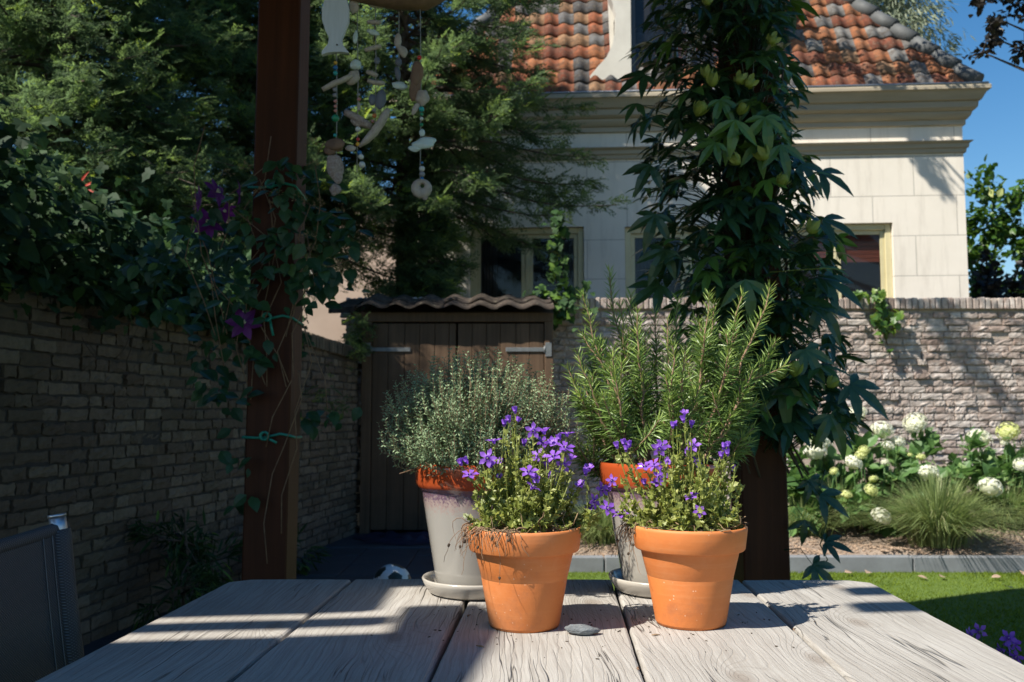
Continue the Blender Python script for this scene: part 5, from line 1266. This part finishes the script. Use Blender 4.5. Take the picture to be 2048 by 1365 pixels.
# ------------------------------------------------------------------ vine on the right post
R0 = np.random.default_rng(31)
vine = empty('climbing_vine', ((qx0+qx1)/2, 2.97, 0), label='dark five-fingered climbing vine wrapped thickly round the right post', cat='climbing plant')
vl = vine.location
prof_v = [(-60, 1275, 1600), (0, 1285, 1590), (100, 1288, 1580), (200, 1280, 1600), (300, 1275, 1620), (400, 1285, 1660), (500, 1300, 1690), (600, 1335, 1690), (680, 1390, 1690), (740, 1420, 1705), (800, 1450, 1715), (850, 1480, 1705), (880, 1500, 1690)]
py_ = np.array([a[0] for a in prof_v]); lf = np.array([a[1] for a in prof_v]); rt = np.array([a[2] for a in prof_v])
n = 860; PY = R0.uniform(-60, 875, n); l = np.interp(PY, py_, lf)+18*np.sin(PY*.045)+10*np.sin(PY*.11); r = np.interp(PY, py_, rt)+22*np.sin(PY*.038+1)+12*np.sin(PY*.1)-12; u = R0.beta(1.0, 1.0, n); PX = l+(r-l)*u; YY = R0.uniform(2.62, 3.3, n)
ex = 150; PY = np.r_[PY, R0.uniform(-60, 800, ex)]; PX = np.r_[PX, R0.uniform(1430, 1575, ex)]; YY = np.r_[YY, R0.uniform(2.6, 2.8, ex)]
pos = []; dd = []; nn = []; ss = []; tt = []; sb = MB()
for px, py, Y in zip(PX, PY, YY):
    q = np.array(at(px, py, Y)-vl); out = np.array([q[0]*1.2, q[1]-.0, 0]); out = norm(out+R0.normal(0, .12, 3)*[1, 1, 0])
    d = norm(out+np.array([0, -.25, R0.uniform(-1.1, .1)])); L = R0.uniform(.05, .125)
    base = q-d*L*.35; pos.append(base); dd.append(d); nn.append(norm(out*.7+[0, -.2, .9]+R0.normal(0, .35, 3))); ss.append(L); tt.append(R0.uniform(.85, 1) if R0.random() < .1 else np.clip(R0.normal(.35, .2), 0, .85))
    core = np.array([np.clip(q[0]*.35, -.12, .12), q[1]*.3, q[2]-.06]); sb.tube([core, core*.4+base*.6+[0, 0, .02], base], [.0022, .0016, .0012], M['vine'], 4, .3, False)
# explicit leaf hands that stand out against the bright wall and a cluster tinted bright to stand in for sunlight
for (px, py, Y, ang, L, t) in [(1640, 345, 2.75, -28, .125, .4), (1600, 330, 2.7, -50, .12, .3), (1700, 770, 2.7, -35, .15, .4), (1660, 830, 2.7, -70, .14, .6), (1650, 560, 2.7, -30, .14, .4), (1640, 610, 2.72, -60, .14, .4), (1645, 440, 2.75, -20, .12, .3), (1310, 430, 2.7, -110, .12, .4), (1320, 570, 2.75, -150, .13, .5), (1290, 150, 2.7, -150, .11, .3), (1470, 240, 2.58, -100, .115, .93), (1455, 265, 2.66, -95, .10, .9), (1515, 285, 2.64, -80, .11, .85), (1400, 250, 2.7, -140, .10, .7), (1440, 200, 2.62, -60, .1, .8), (1560, 290, 2.6, -75, .11, .7), (1490, 560, 2.6, -80, .13, .7), (1530, 235, 2.6, -85, .12, .85), (1430, 285, 2.58, -130, .09, .8), (1500, 200, 2.7, -70, .10, .8), (1550, 250, 2.7, -50, .09, .8), (1640, 990, 2.8, -30, .11, .3), (1625, 1130, 2.8, -40, .11, .3), (1650, 1085, 2.8, -10, .09, .2), (1620, 960, 2.85, -60, .10, .3), (1610, 1040, 2.85, -100, .08, .2), (1500, 800, 2.7, -100, .14, .4), (1560, 770, 2.68, -80, .14, .5), (1610, 700, 2.66, -60, .13, .6), (1330, 500, 2.7, -120, .12, .5), (1300, 330, 2.7, -120, .11, .3)]:
    q = np.array(at(px, py, Y)-vl); a = math.radians(ang); d = np.array([math.cos(a), -.25, math.sin(a)]); pos.append(q); dd.append(norm(d)); nn.append(norm([-.2*math.cos(a), -.8, .75])); ss.append(L); tt.append(t)
    core = np.array([np.clip(q[0]*.5, -.1, .1), q[1]*.4, q[2]+.03]); sb.tube([core, core*.4+q*.6+[0, 0, .03], q], [.0022, .0016, .0012], M['vine'], 4, .3, False)
for k in range(9):
    a0 = R0.uniform(0, 6); P_ = [np.array([.10*math.cos(a0+z*1.3)+(.04 if z < .9 else 0), .10*math.sin(a0+z*1.3), z]) for z in np.linspace(.85, 2.6, 26)]
    for q in P_: q += R0.normal(0, .01, 3)
    sb.tube(P_, .004, M['bark'], 5)
P_ = [np.array(at(x, y, 2.85)-vl) for x, y in ((1650, 940), (1640, 980), (1655, 1040), (1640, 1090), (1655, 1120), (1620, 1160))]; sb.tube(P_, .0022, M['vine'], 5)
P_ = [np.array(at(x, y, 2.65)-vl) for x, y in ((1540, 545), (1600, 540), (1650, 537), (1690, 540))]; sb.tube(P_, .0015, M['bell'], 4)
P_ = [np.array(at(x, y, 2.62)-vl) for x, y in ((1500, 690), (1515, 760), (1535, 820), (1550, 850), (1545, 860))]; sb.tube(P_, .0012, M['bell'], 4)
fb = MB(); k3 = np.arange(len(pos)) % 5 < 2; A_ = [np.array(q) for q in (pos, dd, nn, ss, tt)]
for msk, T_ in ((k3, PALM3), (~k3, PALM)): fb.inst(T_[0], T_[1], A_[0][msk], frames(A_[1][msk], A_[2][msk]), A_[3][msk], M['vine'], A_[4][msk])
fb.build('foliage', vine); sb.build('stems', vine)
bud = None
for (px, py) in ((1425, 160), (1413, 145), (1400, 218), (1480, 158), (1500, 165), (1545, 80), (1470, 320), (1525, 308), (1565, 362), (1560, 745), (1590, 738), (1665, 765), (1625, 455), (1415, 2), (1483, 218)):
    q = at(px, py, 2.6)-vl
    if bud is None:
        mb = MB(); v, f = ICO2; qv = v*np.array([.016, .016, .023]); qv[:, :2] *= (1+.12*np.cos(5*np.arctan2(v[:, 1], v[:, 0])))[:, None]; mb.add(qv, f, M['vinebud'], .4, True)
        for k in range(5): a = k*2*PI/5; mb.inst(LEAF[0], LEAF[1], [[.008*math.cos(a), .008*math.sin(a), -.018]], frames(np.array([[math.cos(a), math.sin(a), 1.6]]), np.array([[math.cos(a), math.sin(a), 0]])), .038, M['vinebud'], .8)
        bud = mb.build('flower_bud', vine); bud.location = q
    else: copy_to(bud, vine, q, (R0.uniform(-1, 1), R0.uniform(-.8, .8), R0.uniform(0, 6)), R0.uniform(.75, 1.1))
# ------------------------------------------------------------------ ivy over the left wall
R0 = np.random.default_rng(41)
ivy = empty('wall_ivy', (*lw(.45), 0), label='dark ivy tumbling over the top of the left brick wall', cat='climbing plant'); il = np.array([*lw(.45), 0])
n = 5200; s = R0.uniform(.12, .78, n); top = 1.80+(1.585-1.8)*s
bul = .10+.20*np.abs(np.sin(s*9+1))+.42*np.clip((.5-s)*2.2, 0, 1)
z = top+R0.normal(0, .09, n)+R0.uniform(-.32, 1, n)*bul*1.0
nx_ = (LW1-LW0)/np.linalg.norm(LW1-LW0); nr_ = np.array([nx_[1], -nx_[0]])
off = R0.uniform(-.35, .13, n)+.03; off = np.where(z < top, R0.uniform(.01, .14, n), off)
P2_ = LW0[None]+(LW1-LW0)[None]*s[:, None]+nr_[None]*off[:, None]
P_ = np.c_[P2_, z]-il; D = norm(np.c_[R0.normal(.3, .6, n), R0.normal(-.3, .6, n), R0.normal(-.6, .5, n)]); N = norm(np.c_[R0.normal(.5, .4, n), R0.normal(-.4, .4, n), R0.normal(.6, .4, n)])
fb = MB(); fb.inst(IVY[0], IVY[1], P_, frames(D, N), R0.uniform(.035, .075, n), M['ivy'], np.clip(R0.normal(.3, .2, n), 0, 1))
# longer pointed leaves of a creeper mixed in
n = 900; s = R0.uniform(.1, .62, n); top = 1.80+(1.585-1.8)*s; z = top+R0.uniform(-.3, .55, n)*(1-s); P2_ = LW0[None]+(LW1-LW0)[None]*s[:, None]+nr_[None]*R0.uniform(-.05, .2, n)[:, None]
fb.inst(OVAL[0], OVAL[1], np.c_[P2_, z]-il, frames(norm(np.c_[R0.normal(.6, .5, n), R0.normal(-.3, .5, n), R0.normal(-.5, .4, n)]), norm(np.c_[R0.normal(.3, .4, n), R0.normal(-.4, .4, n), R0.normal(.9, .3, n)])), R0.uniform(.05, .1, n), M['ivy'], np.clip(R0.normal(.35, .25, n), 0, 1))
fb.build('foliage', ivy)
sb = MB()
for k in range(16):
    s = R0.uniform(.35, .7); p = np.array([*(lw(s)+nr_*.03), 1.8-.21*s]); L = R0.uniform(.2, .6); Q = [p]
    for j in range(8): Q.append(Q[-1]+np.array([R0.normal(0, .02), R0.normal(0, .03), -L/8]))
    sb = MB(); sb.tube(np.array(Q)-il, .002, M['bark'], 4); sb.build('stem', ivy)
mb = MB(); q = at(172, 372, 5.2)
for k in range(5): mb.inst(LONG[0], LONG[1], [[q.x+.03*k-.05, q.y, q.z-.01*k]], frames(np.array([[.5, -.2, .6-.4*k]]), np.array([[.2, -1, .3]])), .11, M['redleaf'], .5)
tag(mb.build('red_leaf'), 'bright red leaf tip glowing above the ivy at the left', 'leaves')
# weeds at the foot of the left wall
for (s, h, k, lb) in ((.52, .75, 51, 'dark weed shrub at the foot of the left wall near the chair'), (.68, .4, 52, 'low dark weeds at the wall foot beside the left post')):
    p2 = lw(s)+nr_*.22
    broadleaf('wall_weed', p2, h, [(0, 0, h*.55, .24, .3, h*.45), (.02, .3, h*.35, .2, .25, h*.35), (.05, -.25, h*.3, .2, .25, h*.3)], 900, LONG, .09, M['ivy'], lb, 'weed', k, .01)
# ------------------------------------------------------------------ clematis on the left post
R0 = np.random.default_rng(61)
cle = empty('clematis', (lx0+.06, 2.9, 0), label='clematis with plum-purple blooms climbing the left post', cat='climbing plant'); cl_ = np.array(cle.location)
pos = []; dd = []; nn = []; ss = []; tt = []; sb = MB()
cl_reg = [(300, 530, 3.0, 60, 30), (430, 500, 2.95, 70, 60), (540, 470, 2.8, 60, 60), (620, 400, 2.95, 50, 60), (600, 560, 2.8, 40, 60), (650, 560, 3.0, 50, 40), (380, 600, 3.1, 60, 60), (430, 730, 3.0, 50, 70), (480, 560, 2.82, 50, 70), (560, 340, 2.82, 40, 40), (650, 830, 3.2, 50, 20), (480, 930, 2.9, 20, 60), (660, 480, 2.95, 50, 60), (440, 800, 3.0, 30, 40), (510, 700, 2.85, 30, 40)]
cnt = [30, 42, 30, 26, 22, 20, 34, 22, 26, 12, 12, 7, 26, 7, 8]
for (px, py, Y, sx_, sy_), c in zip(cl_reg, cnt):
    for i in range(int(c*1.5)):
        qx = px+R0.normal(0, sx_*.6); qy = py+R0.normal(0, sy_*.6); q = np.array(at(qx, qy, min(Y, 2.84) if 480 < qx < 600 else Y+R0.normal(0, .08)))-cl_; d = norm(np.array([R0.normal(.1, .8), -.3, R0.normal(-.6, .4)])); pos.append(q); dd.append(d); nn.append(norm([R0.normal(0, .4), -.6, .8])); ss.append(R0.uniform(.03, .062)); tt.append(np.clip(R0.normal(.4, .2), 0, 1))
for k in range(14):
    pts = [(R0.uniform(500, 590), R0.uniform(850, 1150))] if k < 3 else [(R0.uniform(430, 600), R0.uniform(650, 800))]
    for j in range(5): pts.append((pts[-1][0]+R0.normal(0, 26), pts[-1][1]-R0.uniform(50, 100)))
    sb.tube([np.array(at(x, y, 2.86))-cl_ for x, y in pts], .0016, M['root'], 4)
for pts in (((600, 600), (640, 540), (700, 520), (760, 470)), ((600, 560), (650, 540), (680, 560)), ((600, 400), (640, 420), (690, 440)), ((610, 660), (650, 760), (655, 820))):
    sb.tube([np.array(at(x, y, 2.92))-cl_ for x, y in pts], .0016, M['root'], 4)
fb = MB(); fb.inst(OVAL[0], OVAL[1], np.array(pos), frames(np.array(dd), np.array(nn)), np.array(ss), M['clem'], np.array(tt)); fb.build('foliage', cle); sb.build('stems', cle)
v, f = QUAD      # fluffy seed umbels
for (px, py) in ((628, 288), (630, 330), (494, 338), (555, 390), (560, 410), (600, 400), (640, 410), (520, 385), (625, 500), (455, 350), (615, 475), (680, 425), (590, 440)):
    c = np.array(at(px+R0.normal(0, 4), py, 2.82))-cl_; m = 42; D = rdir(m, -.2, 1); mb = MB(); mb.inst(v, f, c+D*R0.uniform(.006, .02, m)[:, None], frames(D, rdir(m)), .009, M['straw'], .5); mb.build('seed_head', cle)

blo = None
for (px, py, s_, rot) in ((487, 647, 1, (1.35, .1, .2)), (432, 385, .95, (1.2, .5, 1)), (478, 388, .8, (1.5, -.4, 2)), (414, 447, 1, (1.3, .3, .5)), (452, 425, .7, (1.2, -.6, 0)), (396, 400, .9, (1.6, .5, 2.2))):
    q = np.array(at(px, py, 2.84 if px > 470 else 2.95))-cl_
    if blo is None:
        mb = MB(); pt = leaf_t(5, .52, .08, .18, .85)
        for k in range(6): a = k*PI/3; mb.inst(pt[0], pt[1], [[0, 0, 0]], frames(np.array([[math.cos(a), math.sin(a), .12]]), np.array([[0, 0, 1.]])), .058, M['clempetal'], R0.uniform(.2, 1))
        for k in range(16): a = k*2.4; mb.tube([(0, 0, 0), (.008*math.cos(a), .008*math.sin(a), .014)], .0009, M['stamen'], 4)
        blo = mb.build('flower', cle); blo.location = q; blo.rotation_euler = rot
    else: copy_to(blo, cle, q, rot, s_)
# ------------------------------------------------------------------ creepers near the windows and on the back wall
def creeper(name, spots, Y, n, label, seed, size=.075, stems=(), mat='shrub'):
    R0 = np.random.default_rng(seed); c = at(*spots[0][:2], Y); root = empty(name, tuple(c), label=label, cat='climbing plant'); P_ = []
    for (px, py, sx_, sy_, w_) in spots:
        for i in range(int(n*w_)): P_.append(np.array(at(px+R0.normal(0, sx_), py+R0.normal(0, sy_), Y-R0.uniform(0, .14)))-np.array(c))
    m = len(P_); fb = MB(); fb.inst(IVY[0], IVY[1], np.array(P_), frames(norm(R0.normal(0, .5, (m, 3))+[0, -.3, -.6]), norm(R0.normal(0, .3, (m, 3))+[-.3, -.6, .7])), R0.uniform(size*.6, size*1.2, m), M[mat], np.clip(R0.normal(.6, .25, m), 0, 1)); fb.build('foliage', root)
    sb = MB()
    for st in stems: sb.tube([np.array(at(x, y, Y-.03))-np.array(c) for x, y in st], .004, M['bark'], 5)
    if stems: sb.build('stems', root)
creeper('wall_creeper', [(1755, 590, 8, 8, .25), (1760, 610, 6, 10, .3), (1765, 650, 10, 18, .5), (1788, 640, 8, 14, .3), (1720, 590, 14, 5, .2)], BY, 62, 'short creeper spilling over the sunlit brick wall', 71, .075, [((1750, 592), (1760, 620), (1765, 660), (1775, 690)), ((1760, 600), (1785, 640), (1790, 660))])
creeper('window_creeper', [(1120, 445, 8, 14, .4), (1112, 480, 8, 22, .5), (1110, 540, 10, 16, .4), (1135, 590, 20, 18, .9), (1120, 625, 14, 14, .6), (1090, 585, 20, 8, .4)], BY-.05, 44, 'bright green creeper climbing beside the shed roof', 72, .09, [((1125, 640), (1112, 560), (1110, 500), (1120, 440)), ((1130, 640), (1140, 590))], mat='ivy')
# ------------------------------------------------------------------ hydrangeas
HEADM = {}
def head_mesh(mat, nm):
    R0 = np.random.default_rng(5); mb = MB(); m = 120; d = R0.normal(0, 1, (m, 3)); d[:, 2] = np.abs(d[:, 2])*1.0-.25; d = norm(d); k = []
    for i in range(m):
        c = d[i]*np.array([1, 1, .8]); t = norm(np.cross(d[i], R0.normal(0, 1, 3))); b = np.cross(d[i], t)
        for j in range(4): a = j*PI/2; e = t*math.cos(a)+b*math.sin(a); k.append((c+R0.normal(0, .03, 3)*0, e+d[i]*.25, d[i]))
    P_ = np.array([x[0] for x in k]); D = norm(np.array([x[1] for x in k])); N = np.array([x[2] for x in k])
    mb.inst(np.array([[0, 0, 0], [.6, -.42, .05], [1, 0, 0], [.6, .42, .05]]), np.array([[0, 1, 2, 3]]), P_, frames(D, N), .17, mat, np.repeat(R0.uniform(0, 1, m), 4))
    mb.blob((0, 0, -.05), (.8, .8, .62), mat, .05, 2, .2)
    return mb
shrubs = {}
heads = [  # px, py, radius px, depth, shrub, lime
 (1712, 830, 22, 7.3, 0, 0), (1763, 862, 22, 7.2, 0, 0), (1796, 884, 14, 7.2, 0, 0), (1640, 882, 24, 7.1, 2, 0), (1630, 905, 22, 7.0, 2, 0), (1706, 927, 18, 6.8, 0, 0), (1776, 893, 12, 7.0, 0, 0), (1770, 925, 8, 7.0, 0, 0),
 (1830, 847, 23, 7.4, 1, 0), (1856, 947, 20, 6.9, 1, 0), (1668, 943, 9, 6.7, 2, 1), (1693, 990, 11, 6.6, 0, 1), (1742, 981, 13, 6.6, 0, 1), (1747, 959, 9, 6.7, 0, 1), (1728, 901, 11, 6.9, 0, 1), (1722, 912, 12, 6.9, 0, 1), (1762, 1033, 19, 6.4, 0, 0),
 (1958, 880, 24, 7.4, 3, 0), (2016, 864, 22, 7.2, 4, 1), (1980, 976, 22, 6.8, 3, 0), (2010, 885, 9, 7.2, 4, 0), (1842, 915, 9, 7.0, 1, 1), (1820, 910, 5, 7.0, 1, 1), (1876, 960, 9, 6.9, 1, 1), (2044, 930, 16, 7.0, 4, 0)]
info = {0: (1730, 7.15, 'hydrangea bush under the short creeper with white and lime heads'), 1: (1845, 7.3, 'hydrangea with a white head highest against the bricks and one low'), 2: (1625, 7.1, 'hydrangea half hidden behind the right post and vine'), 3: (1975, 7.3, 'hydrangea with two round white heads toward the right edge'), 4: (2040, 7.35, 'hydrangea at the right edge with a yellowish-white head')}
R0 = np.random.default_rng(81)
for k, (px, Y, lb) in info.items():
    c = at(px, 1000, Y); z0 = bedz(c.x, Y); zz = {0: (.95, 1.0), 1: (.9, .85), 2: (.9, .8), 3: (.85, .6), 4: (.95, .9)}[k]
    root = broadleaf('hydrangea', (c.x, Y), .9, [(0, 0, .55, .30*zz[1]+.06, .3, .34), (-.22*zz[1], -.1, .42, .24, .28, .3), (.24*zz[1], -.1, .40, .24, .28, .28), (0, -.3, .28, .34, .25, .22)], int(620*zz[1]), OVAL, .125, M['hydleaf'], lb, 'shrub', 90+k, .012, 'hydrangeas along the back wall')
    shrubs[k] = root
hs = {0: head_mesh(M['white_fl'], 0), 1: head_mesh(M['lime_fl'], 1)}; hp = {0: None, 1: None}
for (px, py, rp_, Y, k, lime) in heads:
    q = at(px, py, Y); root = shrubs[k]; loc = q-root.location; sc = rp_*Y/F
    if hp[lime] is None: ob = hs[lime].build('flower_head', root); hp[lime] = ob
    else: ob = hp[lime].copy(); COL.objects.link(ob); ob.parent = root
    ob.location = loc; ob.scale = (sc,)*3; ob.rotation_euler = (R0.uniform(-.1, .7), R0.uniform(-.4, .4), R0.uniform(0, 6))
    sb = MB(); sb.tube([(loc.x*.4, loc.y*.4+.02, .15), (loc.x*.8, loc.y*.8, loc.z*.6), (loc.x, loc.y, loc.z-sc*.2)], [.006, .005, .004], M['hydleaf'], 5, .4); sb.build('stem', root)
# ------------------------------------------------------------------ clump grasses
def clump(px, py, h, n, spread, label, seed):
    R0 = np.random.default_rng(seed); p = on(px, py, .13); z0 = bedz(p.x, p.y)-.01; mb = MB(); seg = 5; n = int(n*1.5)
    a = R0.uniform(0, 2*PI, n); r = np.abs(R0.normal(0, .085, n)); hh = h*R0.uniform(.55, 1.08, n); sp = spread*1.5*R0.uniform(.08, 1.25, n); t = np.linspace(0, 1, seg+1)
    c, s = np.cos(a), np.sin(a); L = r[:, None]+sp[:, None]*t**1.7; X = c[:, None]*L+R0.normal(0, .01, n)[:, None]*t; Yv = s[:, None]*L; Z = hh[:, None]*(t-.36*(sp/spread)[:, None]*t**2.6)
    w = .0035*(1-t)**.6+.0004; wx, wy = -s[:, None]*w, c[:, None]*w; tw = R0.uniform(0, PI, n)[:, None]; wz = 0
    V = np.stack([np.stack([X-wx, Yv-wy, Z], -1), np.stack([X+wx, Yv+wy, Z], -1)], 2).reshape(-1, 3)
    b = (np.arange(n)*(seg+1)*2)[:, None]; j = np.arange(seg)[None]*2; f = np.stack([b+j, b+j+1, b+j+3, b+j+2], -1).reshape(-1, 4)
    mb.add(V, f, M['grassblade'], np.repeat(np.clip(R0.normal(.4, .25, n), 0, 1), (seg+1)*2), True)
    o = mb.build('grass_clump'); o.location = (p.x, p.y, z0); tag(o, label, 'ornamental grass', 'grass clumps along the kerb')
for i, a in enumerate([(1680, 1062, .42, 620, .26, 'arching grass clump left of the lowest white hydrangea head'), (1878, 1088, .56, 1100, .40, 'largest arching grass clump right of the lowest white head'), (2010, 1062, .46, 700, .34, 'grass clump at the right edge of the bed'), (1205, 1082, .40, 520, .26, 'grass clump seen between the two terracotta pots'), (1605, 1070, .34, 380, .22, 'grass clump close behind the right post'), (1800, 1040, .40, 300, .2, 'thin upright grass behind the lowest white head'), (1935, 1010, .55, 300, .25, 'tall loose grass below the pale brick wall'), (1340, 1080, .34, 380, .24, 'grass clump hidden behind the rosemary pot'), (1290, 1050, .36, 300, .24, 'grass clump behind the left edge of the rosemary pot')]): clump(*a, 100+i)
# tall wispy stems in front of the wall
mb = MB(); R0 = np.random.default_rng(120); c0 = on(1900, 1040, .15)
for i in range(26):
    x = R0.uniform(-.9, .7); P_ = [np.array([x, R0.uniform(0, .5), 0])]; d = np.array([R0.normal(0, .12), 0, 1.])
    for k in range(8): d = norm(d+R0.normal(0, .09, 3)); P_.append(P_[-1]+d*R0.uniform(.08, .12))
    mb.tube(P_, np.linspace(.003, .001, 9), M['hydleaf'], 4, .5, False); q, tg = interp(np.array(P_), R0.uniform(.2, 1, 16)); mb.inst(LONG[0], LONG[1], q, frames(norm(tg*.4+R0.normal(0, .7, (16, 3))), rdir(16, .2, 1)), .07, M['hydleaf'], R0.uniform(.3, 1, 16))
o = mb.build('tall_perennial'); o.location = (c0.x, 6.9, .12); tag(o, 'tall wispy perennial stems between the hydrangeas', 'perennial')
# fallen leaves on the lawn
for i, (px, py, lb) in enumerate(((1690, 1150, 'dry leaf against the kerb, nearest the right post'), (1738, 1148, 'curled brown leaf by the kerb above the table corner'), (1835, 1157, 'brown leaf just off the kerb in mid lawn'), (1882, 1159, 'orange leaf on the lawn beside the brown one'), (2002, 1158, 'pale dry leaf near the kerb at the right'), (2020, 1181, 'long narrow dry leaf lowest on the lawn'), (2046, 1148, 'orange leaf by the kerb at the photo edge'))):
    p = on(px, min(py, 1400), .02); mb = MB(); mb.inst(OVAL[0], OVAL[1], [[0, 0, 0]], frames(rdir(1, -.1, .15), np.array([[.2, -.3, 1.]])), .06 if i != 5 else .08, M['chip'], .6); o = mb.build('fallen_leaf'); o.location = (p.x, min(p.y, KY-.05), .035); tag(o, lb, 'leaf', 'leaves fallen on the lawn')
# violet flowers low beside the table
fp = at(2010, 1290, 2.2)
root = empty('violet_flowers', (fp.x, 2.2, 0), label='small violet flowers rising beside the right table edge', cat='flowering plant')
sb = MB()
for i, (px, py) in enumerate(((2017, 1278), (2005, 1290), (2022, 1290), (1962, 1265), (1950, 1270), (2012, 1300), (2035, 1310))):
    q = at(px, py, 2.2)-root.location; o = PROTO['open'].copy(); COL.objects.link(o); o.parent = root; o.location = q; o.scale = (.021,)*3; o.rotation_euler = (1.0+.2*i, .3*i-.8, i)
    sb.tube([(q.x*.3, 0, 0), (q.x*.8, .02, q.z*.5), tuple(q)], .0018, M['clem'], 4)
sb.inst(OVAL[0], OVAL[1], np.c_[rng.uniform(-.12, .12, 60), rng.uniform(-.08, .1, 60), rng.uniform(.02, .36, 60)], frames(rdir(60, -.4, .4), rdir(60, .5, 1)), .05, M['clem'], rng.uniform(0, .6, 60))
sb.build('foliage', root)
